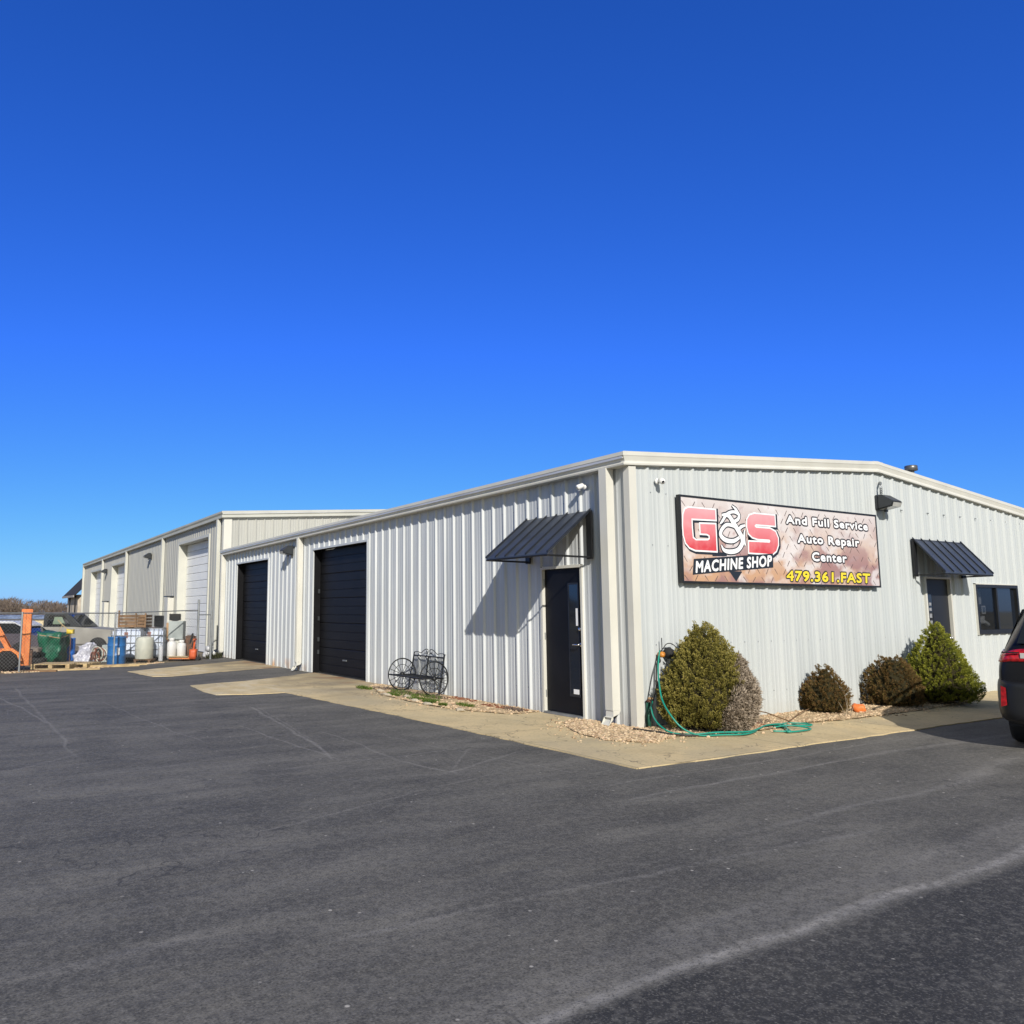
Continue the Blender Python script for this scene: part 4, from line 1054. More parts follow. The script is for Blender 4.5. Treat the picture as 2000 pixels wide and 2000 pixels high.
# vehicles behind the fence
def old_pickup():
    t = yard('pickup_truck', 'old beige grey pickup with dark windows parked behind the fence, facing right', 'pickup truck', -3.95, 21.9, 0, .05)
    low = [(-1.6, .35), (1.75, .35), (1.80, .60), (1.70, .84), (.75, .92), (.35, .95), (-.70, .95), (-1.6, .93)]
    MB().prism(low, lambda a, b, d: (a, d, b), -.85, .85).build('body', BEIGEP, t, bevel=.05)
    cab = [(-.70, .93), (.62, .93), (.12, 1.37), (-.02, 1.42), (-.58, 1.42), (-.68, 1.36)]
    MB().prism(cab, lambda a, b, d: (a, d, b), -.74, .74).build('cab', mat('dark_cab_paint', (.025, .028, .032), .4), t, bevel=.03)
    MB().prism([(-.56, 1.0), (.20, 1.0), (.0, 1.33), (-.50, 1.33)], lambda a, b, d: (a, d, b), -.755, -.742).build('side_window', TINT, t)
    MB().prism([(-.38, 1.04), (.03, 1.04), (-.08, 1.28), (-.32, 1.28)], lambda a, b, d: (a, d, b), -.762, -.756).build('painted_reflection', GREENG, t)  # greenish reflection painted as a flat patch on the side glass
    MB().add([(.60, -.66, .96), (.60, .66, .96), (.16, .62, 1.345), (.16, -.62, 1.345)], [(0, 1, 2, 3)]).build('windscreen', TINT, t)
    MB().box(-.05, .0, -.80, -.745, 1.0, 1.08).build('wing_mirror', RUBBER, t)
    MB().box(-.3, -.14, -.875, -.852, .78, .80).build('door_handle', RUBBER, t)
    MB().box(1.74, 1.82, -.8, .8, .35, .52).build('bumper', STEEL, t, bevel=.01)
    for y in (-.7, .7): MB().box(1.74, 1.80, y-.1, y+.1, .60, .72).build('headlight', LENS, t)
    for wx in (-1.15, 1.15):
        for wy in (-.88, .70):
            w = MB().lathe([(.16, 0), (.29, .0), (.31, .04), (.31, .14), (.29, .18), (.16, .18)], (wx, wy, .31), 20, 'y').build('wheel', RUBBER, t, True)
            MB().lathe([(.17, .01), (.05, .03), (.05, .15), (.17, .17)], (wx, wy, .31), 14, 'y').build('rim', STEEL, w)
old_pickup()
def white_wagon():
    t = yard('parked_wagon', 'dark windowed wagon with white roof parked behind the forklift', 'car', -6.2, 20.6, 0, .0)
    W1 = mat('dull_white_paint', (.62, .63, .66), .4)
    MB().prism([(-1.9, .30), (1.5, .30), (1.75, .45), (1.70, .70), (1.25, .80), (-1.9, .80)], lambda a, b, d: (a, d, b), -.8, .8).build('body', mat('dark_plum_paint', (.07, .06, .075), .35), t, bevel=.05)
    MB().prism([(-1.85, .80), (1.22, .80), (.80, 1.10), (-1.75, 1.12)], lambda a, b, d: (a, d, b), -.72, .72).build('glasshouse', TINT, t, bevel=.02)
    MB().prism([(-1.78, 1.115), (.80, 1.10), (1.0, 1.0), (.98, 1.05), (.72, 1.17), (-1.7, 1.18)], lambda a, b, d: (a, d, b), -.70, .70).build('roof', W1, t, bevel=.01)
    for wx in (-1.2, 1.05):
        for wy in (-.82, .66):
            w = MB().lathe([(.14, 0), (.26, .0), (.28, .03), (.28, .13), (.26, .16), (.14, .16)], (wx, wy, .28), 18, 'y').build('wheel', RUBBER, t, True)
            MB().lathe([(.15, .01), (.05, .03), (.05, .13), (.15, .15)], (wx, wy, .28), 12, 'y').build('rim', STEEL, w)
white_wagon()

# green tarpaulin covered bin
def lumpy(mb_fn, name, m, parent, amp, seed, sub=0, freq=6.0):
    o = mb_fn.build(name, m, parent, True)
    from mathutils import noise as mn
    bm = bmesh.new(); bm.from_mesh(o.data)
    if sub: bmesh.ops.subdivide_edges(bm, edges=bm.edges[:], cuts=sub, use_grid_fill=True)
    for v in bm.verts:
        n_ = mn.noise_vector(v.co*freq+Vector((seed, seed, 0)))
        v.co += n_*amp
    bm.to_mesh(o.data); bm.free(); o.data.shade_smooth()
    return o
gb = yard('tarp_covered_bin', 'bin draped in a crumpled dark green tarpaulin beside the small blue drum', 'covered bin', -4.92, 18.1)
mb = MB(); mb.add([(-.24,-.25,.0),(.27,-.25,.0),(.27,.3,.0),(-.24,.3,.0),(-.36,-.3,.86),(.33,-.3,.83),(.33,.32,.85),(-.36,.32,.88)], [(0,3,2,1),(4,5,6,7),(0,1,5,4),(1,2,6,5),(2,3,7,6),(3,0,4,7)])
lumpy(mb, 'tarpaulin', GREENT, gb, .085, 3.3, 7, 5)
mb = MB(); mb.tube([(-.34, -.31, .80), (.32, -.31, .70), (.34, .2, .76)], .012, 6); mb.build('rope', CARD, gb)

def barrel(parent, r, h, m):
    pr = [(r*.0, 0), (r*.93, .0), (r*.97, .02), (r*.97, h*.3), (r, h*.32), (r, h*.35), (r*.97, h*.37), (r*.97, h*.64), (r, h*.66), (r, h*.69), (r*.97, h*.71), (r*.96, h*.93), (r*.99, h*.94), (r*.99, h*.985), (r*.92, h*.985), (r*.90, h*.96), (0, h*.96)]
    o = MB().lathe(pr, n=28).build('shell', m, parent, True)
    MB().lathe([(.035, h*.955), (.035, h*.985)], (r*.45, 0, 0), 10).build('bung', WPLAST, parent)
    return o
b1 = yard('blue_barrel', 'large blue plastic barrel in front of the white totes', 'barrel', -3.52, 15.95, 0)
barrel(b1, .25, .78, BLUEP)
MB().box(.10, .17, -.255, -.235, .28, .48).build('paper_label', WHITE, b1)
b2 = yard('blue_drum', 'small bright blue drum standing between the green tarpaulin and the grey pickup', 'barrel', -4.40, 18.6, 0)
barrel(b2, .15, .68, mat('bright_blue_plastic', (.02, .16, .62), .4))
p_ = yard('marker_post', 'white post with a rusty clamp on top beside the small blue drum', 'post', -4.62, 18.2)
MB().box(-.02, .02, -.02, .02, 0, .55).build('post', WPLAST, p_)
lumpy(MB().box(-.06, .06, -.05, .05, .55, .66), 'clamp', RUST, p_, .02, 1.1, 2, 9)
y_ = yard('yellow_trimmer', 'yellow headed tool with long thin handle leaning over the green tarpaulin', 'garden tool', -4.55, 17.6)
mb = MB(); mb.tube([(.0, .0, .90), (-.22, -.02, 1.08), (-.36, 0, 1.22)], .012, 6); mb.tube([(-.22, 0, 1.08), (-.30, 0, .90)], .010, 6); mb.build('handle', WOOD, y_)
lumpy(MB().box(-.08, .12, -.06, .06, .82, .95), 'motor_head', YELL, y_, .03, 4.2, 3, 8)
mb = MB(); mb.tube([(.02, .03, 0), (.02, .03, .84)], .012, 6); mb.build('stand', RUST, y_)

# crumpled film heap and tubing
ph = yard('plastic_film_heap', 'crumpled silvery plastic film heap beside the copper tubing', 'plastic sheeting', -4.16, 17.3)
mb = MB(); mb.add([(-.28,-.2,0),(.22,-.2,0),(.25,.25,0),(-.25,.25,0),(-.14,-.10,.50),(.22,-.08,.56),(.25,.15,.54),(-.10,.15,.50)], [(0,3,2,1),(4,5,6,7),(0,1,5,4),(1,2,6,5),(2,3,7,6),(3,0,4,7)])
lumpy(mb, 'film', CLEARW, ph, .09, 7.7, 9, 7)
tb = yard('tubing_coils', 'tangle of red brown tubing coils leaning by the beige pickup', 'tubing', -3.88, 17.0)
for k in range(9):
    r = rnd.uniform(.10, .20); cx, cz = rnd.uniform(-.18, .18), r+.02+rnd.uniform(0, .12); a = rnd.uniform(0, 3.1); til = rnd.uniform(-.5, .5)
    pts = [(cx+r*math.cos(t)*math.cos(a), r*math.cos(t)*math.sin(a)*.6+rnd.uniform(-.01, .01)+til*r*math.sin(t), cz+r*math.sin(t)) for t in np.linspace(0, 6.283, 22)[:-1]]
    MB().tube(pts, .014, 5, True).build('coil', COPPER if k % 3 else CREAMP, tb)
# tote cages
def tote():
    t = yard('ibc_tote', 'left milky white caged tote, under the brown wooden crate', 'water tote', -2.90, 17.35, 0, 0, 'caged plastic totes')
    MB().box(-.42, .42, -.38, .38, .13, .95).build('tank', TOTE, t, bevel=.06)
    MB().lathe([(.09, .95), (.09, .98), (.07, .985)], n=14).build('cap', mat('dark_cap', (.1, .05, .04), .5), t)
    mb = MB()
    for s in range(7):
        x = -.43+s*.86/6
        for y in (-.395, .395): mb.tube([(x, y, .12), (x, y, .97)], .010, 5)
    for s in range(5):
        y = -.39+s*.78/4
        for x in (-.435, .435): mb.tube([(x, y, .12), (x, y, .97)], .010, 5)
    for z in (.14, .34, .55, .76, .96):
        mb.tube([(-.435, -.40, z), (.435, -.40, z), (.435, .40, z), (-.435, .40, z)], .011, 5, True)
    mb.build('cage', STEEL, t)
    mb = MB(); mb.box(-.44, .44, -.4, .4, .10, .125)
    for x in (-.44, -.06, .32): mb.box(x, x+.12, -.4, .4, .0, .10)
    mb.build('pallet_base', RUBBER, t)
    MB().box(-.05, .05, -.392, -.384, .70, .86).build('warning_label', COPPER, t)
    return t
t1 = tote()
t2 = copy_tree(t1); t2.location = (-2.22, 17.15+.35, 0); t2['label'] = 'right milky white caged tote, behind the cream tank and the black monitor'
wb = yard('white_jug', 'round white plastic jug lying at the left end of the totes', 'jug', -3.42, 17.35, .62)
lumpy(MB().lathe([(0, -.12), (.09, -.11), (.12, 0), (.10, .10), (.03, .13), (.03, .17), (0, .17)], n=16), 'body', WPLAST, wb, .01, 1)
MB().box(-.25, .12, -.1, .2, -.62, -.13).build('stand', GREYP, wb)

ct = yard('cream_tank', 'squat cream painted cylinder tank on a skid', 'tank', -2.62, 16.75, .09)
MB().lathe([(0, 0), (.24, 0), (.255, .02), (.255, .58), (.24, .62), (.12, .65), (0, .655)], n=28).build('vessel', CREAMP, ct, True)
MB().lathe([(.26, .28), (.262, .29), (.262, .31), (.26, .32)], n=28).build('band', CREAMP, ct)
mb = MB(); mb.box(-.25, .28, -.2, .2, -.03, -.001); mb.box(-.22, -.16, -.2, .2, -.09, -.03); mb.box(.18, .24, -.2, .2, -.09, -.03); mb.build('skid', WOODB, ct)
st = yard('slim_cylinder', 'slim pale grey gas bottle next to the cream tank', 'gas cylinder', -2.10, 16.95)
MB().lathe([(0, 0), (.06, 0), (.065, .02), (.065, .38), (.05, .43), (.02, .45), (.02, .50), (0, .50)], n=16).build('bottle', mat('pale_grey_paint', (.55, .57, .6), .45), st, True)
def propane(label, x, y, h):
    t = yard('propane_cylinder', label, 'gas cylinder', x, y, .05, 0, 'white propane cylinders')
    MB().lathe([(0, 0), (.10, 0), (.105, .02), (.135, .05), (.135, h*.72), (.12, h*.80), (.06, h*.86), (0, h*.87)], n=22).build('bottle', WPLAST, t, True)
    MB().lathe([(.075, h*.84), (.078, h*.84), (.078, h), (.07, h), (.07, h*.86)], n=16).build('collar', WPLAST, t, True)
    MB().lathe([(.02, h*.86), (.02, h*.96), (.035, h*.97), (0, h*.97)], n=10).build('valve', CHROME, t)
    return t
propane('taller white propane cylinder, left one of the pair under the grey cabinet', -1.78, 17.0, .62)
propane('shorter white propane cylinder, right one of the pair under the grey cabinet', -1.50, 16.95, .56)

cr = yard('wooden_crate', 'old brown slatted wooden crate on top of the left tote', 'crate', -2.77, 17.40, .99)
for i in range(4): MB().box(-.38, .38, -.32, -.30, .01+i*.095, .085+i*.095).build('slat', WOODB, cr)
for i in range(4): MB().box(-.38, .38, .30, .32, .01+i*.095, .085+i*.095).build('slat', WOODB, cr)
for x in (-.40, .10, .38): MB().box(x, x+.045, -.345, -.32, 0, .42 if x > -.3 else .50).build('batten', WOODB, cr)
for x in (-.39, .37):
    for i in range(4): MB().box(x, x+.02, -.30, .30, .01+i*.095, .085+i*.095).build('slat', WOODB, cr)
MB().box(-.37, .37, -.30, .30, 0, .015).build('bottom', WOODB, cr)
MB().box(.16, .33, -.26, -.05, .02, .30).build('brown_box', CARD, cr)
def monitor(label, x, y, z, w, h, rz):
    t = yard('black_monitor', label, 'monitor', x, y, z, rz, 'discarded black screens')
    MB().box(-w/2, w/2, -.03, .03, 0.02, h).build('casing', RUBBER, t, bevel=.01)
    MB().box(-w/2+.02, w/2-.02, -.034, -.0305, .04, h-.02).build('screen', TINT, t)
    MB().box(-.08, .08, -.05, .1, 0, .02).build('foot', RUBBER, t)
monitor('black screen propped on the totes between the crate and the grey cabinet', -2.10, 17.35, .98, .30, .36, -.2)
gc = yard('grey_cabinet', 'tilted grey metal cabinet perched above the propane cylinders', 'cabinet', -1.60, 17.15, .62)
MB().box(-.22, .22, -.15, .15, .0, .55).build('case', GREYP, gc, bevel=.01)
MB().add([(-.20, -.155, .02), (.20, -.155, .02), (.20, -.155, .53), (-.20, -.155, .53)], [(0, 1, 2, 3)]).build('door', mat('grey_cabinet_door', (.36, .40, .39), .5), gc)
mb = MB(); mb.box(-.24, -.20, -.1, .3, -.62, 0); mb.box(.20, .24, -.1, .3, -.62, 0); mb.box(-.24, .24, .1, .3, -.04, 0); mb.build('stand', RUST, gc)
MB().box(-.30, -.23, -.10, .10, .0, .50).build('cardboard_side', CARD, gc)
monitor('black screen lying on top of the grey cabinet', -1.66, 17.2, 1.17, .34, .22, .15)

# pallet jack
pj = yard('pallet_jack', 'orange red pallet jack with a board on its forks near the gate post', 'pallet jack', -1.30, 16.60)
for y in (-.12, .10): MB().box(-.62, .02, y, y+.09, .06, .11).build('fork', ORANGE, pj)
lumpy(MB().box(-.02, .16, -.12, .20, .06, .34), 'pump_body', REDOR, pj, .015, 2.2, 2, 8)
mb = MB(); mb.tube([(.06, .03, .30), (.10, .03, .62)], .03, 8); mb.tube([(.10, -.10, .63), (.10, .16, .63)], .025, 8); mb.build('handle', REDOR, pj)
for y in (-.06, .10): MB().lathe([(0, 0), (.06, 0), (.06, .06), (0, .06)], (.20, y, .06), 14, 'y').build('wheel', RUBBER, pj)
MB().box(-.66, -.05, -.16, .22, .112, .135).build('board', WOOD, pj)
rp = yard('rusty_engine_part', 'rusty brown engine part standing behind the pallet jack', 'engine part', -1.22, 17.1)
lumpy(MB().box(-.12, .14, -.1, .12, .02, .72), 'block', RUST, rp, .07, 5.1, 6, 6)
mb = MB(); mb.tube([(.05, -.1, .5), (.10, -.14, .68), (.12, -.12, .80)], .03, 8); mb.tube([(.12, -.14, .4), (.16, -.16, .55)], .025, 8); mb.build('pipe', RUBBER, rp)
bg = yard('white_bags', 'small pile of white plastic bags against the wall between the gate posts', 'bags', -.55, 17.35)
for k, (x, y, z, r) in enumerate(((-.08, 0, .12, .12), (.08, .02, .14, .12), (.0, .0, .30, .11), (.05, .03, .44, .07))):
    lumpy(MB().lathe([(0, -r), (r*.8, -r*.6), (r, 0), (r*.7, r*.7), (0, r)], (x, y, z), 14), 'bag', WPLAST if k % 2 else mat('grey_bag', (.45, .46, .48), .4), bg, .03, k*3., 1, 12)
jk = yard('scrap_pile', 'dark pile of tyres and scrap between the forklift and the green tarpaulin', 'scrap pile', -5.45, 17.6)
for k, (x, y, z, r) in enumerate(((-.12, 0, .10, .26), (-.1, .02, .27, .25), (.16, -.05, .09, .22))):
    MB().lathe([(r*.55, -.07), (r*.9, -.08), (r, -.04), (r, .04), (r*.9, .08), (r*.55, .07)], (x, y, z), 20).build('tyre', RUBBER, jk, True)
lumpy(MB().box(-.2, .15, -.1, .15, .30, .46), 'sack', mat('grey_brown_sack', (.16, .13, .11), .9), jk, .06, 8, 4, 6)

# timber lying along the yard edge
def pallet(label, x, y, z, rz, w=.95):
    t = yard('wooden_pallet', label, 'pallet', x, y, z, rz, 'weathered pallets at the yard edge')
    for i in range(6): MB().box(-w/2, w/2, -.42+i*.145, -.42+i*.145+.10, .11, .13).build('deck_board', WOOD, t)
    for xx in (-w/2, -.05, w/2-.1): MB().box(xx, xx+.10, -.42, .42, .02, .11).build('stringer', WOOD, t)
    for yy in (-.42, 0, .32): MB().box(-w/2, w/2, yy, yy+.1, .0, .019).build('bottom_board', WOOD, t)
    return t
pallet('pale pallet leaning at the yard edge by the forklift tyre', -5.12, 15.1, .02, .06)
pallet('second pale pallet on the gravel left of the blue barrel', -4.55, 15.35, .0, -.04, .8)
for k, (x, y, rz, L, lab) in enumerate(((-4.95, 14.30, .46, 1.5, 'long weathered board lying in front of the pallets'), (-3.75, 15.0, .50, 1.3, 'rough timber beam lying at the foot of the blue barrel'), (-3.2, 15.45, .40, .8, 'short splintered board between the blue barrel and the cream tank'), (-5.55, 14.15, .2, .7, 'dark rotten plank on the asphalt edge left of the long board'))):
    t = yard('timber_board', lab, 'board', x, y, .0, rz)
    MB().box(-L/2, L/2, -.07, .07, .0, .07 if k == 1 else .045).build('board', WOODB if k == 3 else WOOD, t, bevel=.004)

# ------------------------------------------------------------------ scattered bits: gravel, weeds, mulch
def ico(n):
    t = (1+5**.5)/2
    v = np.array([(-1,t,0),(1,t,0),(-1,-t,0),(1,-t,0),(0,-1,t),(0,1,t),(0,-1,-t),(0,1,-t),(t,0,-1),(t,0,1),(-t,0,-1),(-t,0,1)], float)
    v /= np.linalg.norm(v[0])
    f = np.array([(0,11,5),(0,5,1),(0,1,7),(0,7,10),(0,10,11),(1,5,9),(5,11,4),(11,10,2),(10,7,6),(7,1,8),(3,9,4),(3,4,2),(3,2,6),(3,6,8),(3,8,9),(4,9,5),(2,4,11),(6,2,10),(8,6,7),(9,8,1)])
    return v, f
IV, IF = ico(0)
def pebbles(name, pts, smin, smax, m, kind='stuff', parent=None, tintf=None):
    V = []; T = []
    for (x, y, z) in pts:
        s = smin*(smax/smin)**(nrs.rand()**1.6)
        v = IV*(1+nrs.uniform(-.22, .22, (12, 1)))*np.array([1, nrs.uniform(.6, 1), nrs.uniform(.45, .8)])*s
        a = nrs.rand()*6.28; c, q = math.cos(a), math.sin(a)
        v = v@np.array([[c, q, 0], [-q, c, 0], [0, 0, 1]])+np.array([x, y, z+s*.25])
        V.append(v[IF].reshape(-1, 3)); T += [nrs.rand() if tintf is None else tintf()]*20
    o = np_mesh(name, np.concatenate(V), 3, m, parent, T)
    if kind: o['kind'] = kind
    return o
def in_poly(x, y, poly):
    c = False; n = len(poly)
    for i in range(n):
        x0, y0 = poly[i]; x1, y1 = poly[i-1]
        if (y0 > y) != (y1 > y) and x < (x1-x0)*(y-y0)/(y1-y0)+x0: c = not c
    return c
def scatter(poly, n, edge=None):
    xs = [p[0] for p in poly]; ys = [p[1] for p in poly]; out = []
    while len(out) < n:
        x = nrs.uniform(min(xs), max(xs)); y = nrs.uniform(min(ys), max(ys))
        if in_poly(x, y, poly): out.append((x, y))
    return out
side_bed = [(-.04, 6.9), (-.45, 6.6), (-.62, 5.9), (-.92, 5.2), (-1.0, 4.4), (-1.04, 3.6), (-.98, 2.9), (-.80, 2.3), (-.62, 1.9), (-.35, 1.85), (-.04, 1.86)]
gab_bed = [(.0, -.06), (-.15, .05), (-.25, -.30), (.0, -.75), (.7, -.95), (1.6, -.93), (2.1, -.80), (2.9, -.90), (3.6, -.92), (4.6, -.88), (5.5, -.82), (6.3, -.80), (7.0, -.60), (7.1, -.06)]
corner_bed = [(-.04, .9), (-.35, .95), (-.7, .55), (-.95, .0), (-1.02, -.5), (-.75, -.85), (-.2, -.75), (.2, -.6), (.0, -.06), (-.04, -.06)]
def bedmesh(name, poly):
    # a low sandy mound: inner points raised
    bm = bmesh.new(); ring = [bm.verts.new((x, y, .0225)) for x, y in jag_c(poly)]
    es = [bm.edges.new((ring[i], ring[(i+1) % len(ring)])) for i in range(len(ring))]
    bmesh.ops.triangle_fill(bm, edges=es, use_beauty=True)
    bmesh.ops.subdivide_edges(bm, edges=[e for e in bm.edges if e.calc_length() > .12], cuts=3, use_grid_fill=False)
    from mathutils import noise as mn
    rim = [Vector((x, y)) for x, y in poly]
    for v in bm.verts:
        d = min((Vector((v.co.x, v.co.y))-p).length for p in rim)
        wall = min(abs(v.co.x), abs(v.co.y))
        v.co.z = .0232+min(d, .25)*.035+(mn.noise(v.co*7)*.006+.005 if d > .05 else 0)
    me = bpy.data.meshes.new(name); bm.to_mesh(me); bm.free(); me.materials.append(BED)
    o = bpy.data.objects.new(name, me); COL.objects.link(o); tag(o, kind='structure')
def jag_c(poly, step=.15):
    out = []
    for (x0, y0), (x1, y1) in zip(poly, poly[1:]+poly[:1]):
        n = max(1, int(math.hypot(x1-x0, y1-y0)/step))
        for i in range(n):
            t = i/n; j = .025
            out.append((min(x0+(x1-x0)*t+rnd.uniform(-j, j), 8), y0+(y1-y0)*t+rnd.uniform(-j, j)))
    return out
bedmesh('side_bed_soil', side_bed); bedmesh('gable_bed_soil', gab_bed); bedmesh('corner_bed_soil', corner_bed)
pts = [(x, y, .030) for x, y in scatter(side_bed, 2300)]+[(x, y, .032) for x, y in scatter(gab_bed, 4600)]+[(x, y, .030) for x, y in scatter(corner_bed, 2400)]
for poly, k in ((side_bed, 700), (gab_bed, 900), (corner_bed, 1100)):   # strays on the concrete
    for x, y in scatter(poly, k):
        x2, y2 = x+nrs.normal(0, .16), y+nrs.normal(0, .16)
        if (x2 < -.05 or y2 < -.05): pts.append((x2, y2, .022))
pebbles('gravel', pts, .008, .026, STONEM)
# larger pale stones in the side bed: each its own thing
for k, (x, y, a, b_, h) in enumerate(((-.93, 4.95, .16, .08, .04), (-.80, 4.42, .13, .07, .045), (-.95, 3.95, .12, .06, .035), (-.72, 5.60, .14, .07, .035), (-1.0, 3.45, .15, .07, .03), (-.99, 2.55, .10, .05, .03))):
    v = IV*(1+nrs.uniform(-.2, .2, (12, 1)))*np.array([b_, a, h])
    o = np_mesh('flat_stone', v[IF].reshape(-1, 3), 3, mat('pale_limestone', (.52, .45, .33), .85, vs=(20, 20, 20), bump=.4, bs=50))
    o.location = (x, y, .04)
    tag(o, ['long pale flat stone in front of the far bench wheel', 'pale flat stone between weeds in front of the bench seat', 'pale flat stone in front of the near bench wheel', 'small pale stone set back at the left end of the gravel strip', 'pale flat stone just right of the near bench wheel', 'small pale stone at the right end of the gravel strip before the side door'][k], 'stone', 'pale edging stones')

def tufts(name, centres, n, hgt_, m, spread, w=.006, parent=None):
    V = []; T = []
    for cx, cy, rx, ry in centres:
        for _ in range(n):
            a = nrs.rand()*6.28; r = math.sqrt(nrs.rand())
            x, y = cx+rx*r*math.cos(a), cy+ry*r*math.sin(a)
            h = hgt_*nrs.uniform(.4, 1); d = nrs.rand()*6.28; lx, ly = math.cos(d)*h*spread, math.sin(d)*h*spread
            ww = w*nrs.uniform(.7, 1.5)
            V += [(x-ly*0-ww*math.sin(d), y+ww*math.cos(d), .03), (x+ww*math.sin(d), y-ww*math.cos(d), .03), (x+lx, y+ly, .035+h)]
            T.append(nrs.rand())
    o = np_mesh(name, V, 3, m, parent, T); o['kind'] = 'stuff'; return o
tufts('green_weeds', [(-.71, 6.24, .10, .28), (-.62, 4.85, .14, .42), (-.85, 4.85, .07, .22), (-.78, 4.25, .10, .30), (-.72, 3.85, .10, .28), (-.85, 3.65, .08, .18), (-.62, 2.95, .08, .24), (-.5, 5.2, .1, .35), (-.9, 3.15, .04, .1), (-.45, 4.3, .1, .4)], 300, .055, GRASSM, .9, .006)
tufts('dry_grass', [(-.45, 5.9, .14, .35), (-.55, 5.0, .2, .4), (-.4, 4.2, .15, .4), (-.3, 1.35+.8, .1, .2), (.9, -.75, .3, .12), (1.6, -.4, .3, .25)], 260, .05, TWIGM, 1.2, .006)
pebbles('red_mulch', [(x, y, .035) for x, y in scatter([(-.12, 2.0), (-.34, 2.05), (-.38, 2.9), (-.14, 3.0)], 420)]+[(x, y, .035) for x, y in scatter([(-.06, 3.4), (-.25, 3.3), (-.28, 4.1), (-.06, 4.1)], 300)]+[(x, y, .035) for x, y in scatter([(.75, -.75), (1.5, -.85), (1.7, -.35), (.8, -.35)], 350)], .008, .02, MULCHM)
tufts('yard_weeds', [(-.50, 17.1, .22, .14), (-.2, 17.45, .12, .10), (-1.15, 16.8, .15, .1)], 160, .20, tint_mat('dark_weeds', [(0.02, .025, .012), (.05, .05, .02)]), .35, .012)
pebbles('yard_litter', [(x, y, .0) for x, y in scatter([(-6.4, 13.9), (-5.2, 14.2), (-3.6, 15.05), (-2.2, 15.95), (-2.3, 16.3), (-3.8, 15.5), (-5.4, 14.7), (-6.4, 14.5)], 900)], .012, .05, STONEM)

# ------------------------------------------------------------------ shrubs
def shrub(label, loc, H, prof, m, nclump, nleaf, leaf, plume, up=.75, seed=1, group='clipped shrubs along the gable wall', squash=(1, 1), name='evergreen_shrub', skip=None, tb=(0, 1)):
    rs = np.random.RandomState(seed)
    root = empty(name, label, 'shrub', loc, 0, group)
    hs = np.array([p[0] for p in prof]); rr = np.array([p[1] for p in prof])
    V = []; T = []
    ga = math.pi*(3-5**.5)
    # clump heights weighted by radius so the surface is covered evenly
    zs = np.linspace(.03, .985, 400); wts = np.interp(zs, hs, rr)+.02; cdf = np.cumsum(wts); cdf /= cdf[-1]
    for i in range(nclump):
        t = np.interp((i+.5)/nclump, cdf, zs); a = i*ga*7+rs.uniform(-.3, .3)
        R_ = np.interp(t, hs, rr)*(1+.10*math.sin(3*a+seed)+.07*math.sin(5*a+t*9+seed))
        inner = rs.uniform(.74, .93)
        c = np.array([math.cos(a)*R_*inner*squash[0], math.sin(a)*R_*inner*squash[1], t*H*.97])
        if skip and skip(c): continue
        slope = 1.0 if t > .9 else up
        d = np.array([math.cos(a), math.sin(a), slope*(1.0+.8*t)]); d /= np.linalg.norm(d)
        L = plume*rs.uniform(.7, 1.25); ct = rs.beta(2.2, 2.2)
        u = np.cross(d, [0, 0, 1.0]); u /= np.linalg.norm(u)+1e-9; w = np.cross(u, d)
        n = nleaf
        s = rs.rand(n)**.8; ang = rs.rand(n)*6.283; rad = plume*.34*(1-s*.75)*np.sqrt(rs.rand(n))
        pos = c+d*(s*L)[:, None]+u*(np.cos(ang)*rad)[:, None]+w*(np.sin(ang)*rad)[:, None]
        ld = d+.75*(u*np.cos(ang)[:, None]+w*np.sin(ang)[:, None])*(1-s*.5)[:, None]+rs.normal(0, .25, (n, 3))
        ld /= np.linalg.norm(ld, axis=1)[:, None]
        sd_ = np.cross(ld, rs.normal(0, 1, (n, 3))); sd_ /= np.linalg.norm(sd_, axis=1)[:, None]+1e-9
        ll = leaf*rs.uniform(.6, 1.3, n)[:, None]; lw = ll*.26
        q = np.stack([pos-sd_*lw*.5, pos+ld*ll*.5-sd_*lw, pos+ld*ll, pos+ld*ll*.5+sd_*lw], 1)
        V.append(q.reshape(-1, 3)); T += list(np.clip(tb[0]+(tb[1]-tb[0])*(.55*ct+.45*s*rs.uniform(.6, 1.2, n)), 0, 1))
    V = np.concatenate(V); V[:, 2] = np.maximum(V[:, 2], .01)
    o = np_mesh('foliage', V, 4, m, root, T)
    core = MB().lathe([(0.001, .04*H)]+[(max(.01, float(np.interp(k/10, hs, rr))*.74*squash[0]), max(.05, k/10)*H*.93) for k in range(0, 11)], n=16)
    c = core.build('shade_core', SHADEW, root, True)
    MB().tube([(0, 0, -.02), (.01, .0, H*.3), (0, .01, H*.6)], [.05, .04, .02], 8).build('stem', BARK, root)
    return root
p1 = [(0, .36), (.05, .49), (.14, .56), (.28, .58), (.42, .535), (.56, .45), (.70, .34), (.82, .23), (.91, .13), (.96, .08), (1, .02)]
shrub('big olive green rounded cone shrub by the building corner, its right side dead and grey', (.62, -.56, .03), 1.28, p1, LEAF1, 1700, 62, .020, .105, .95, 5, squash=(1, .86), skip=lambda c: c[0]*.86-c[1]*.5 > .02+c[2]*.44+rnd.uniform(-.05, .05) and c[2] < .88)
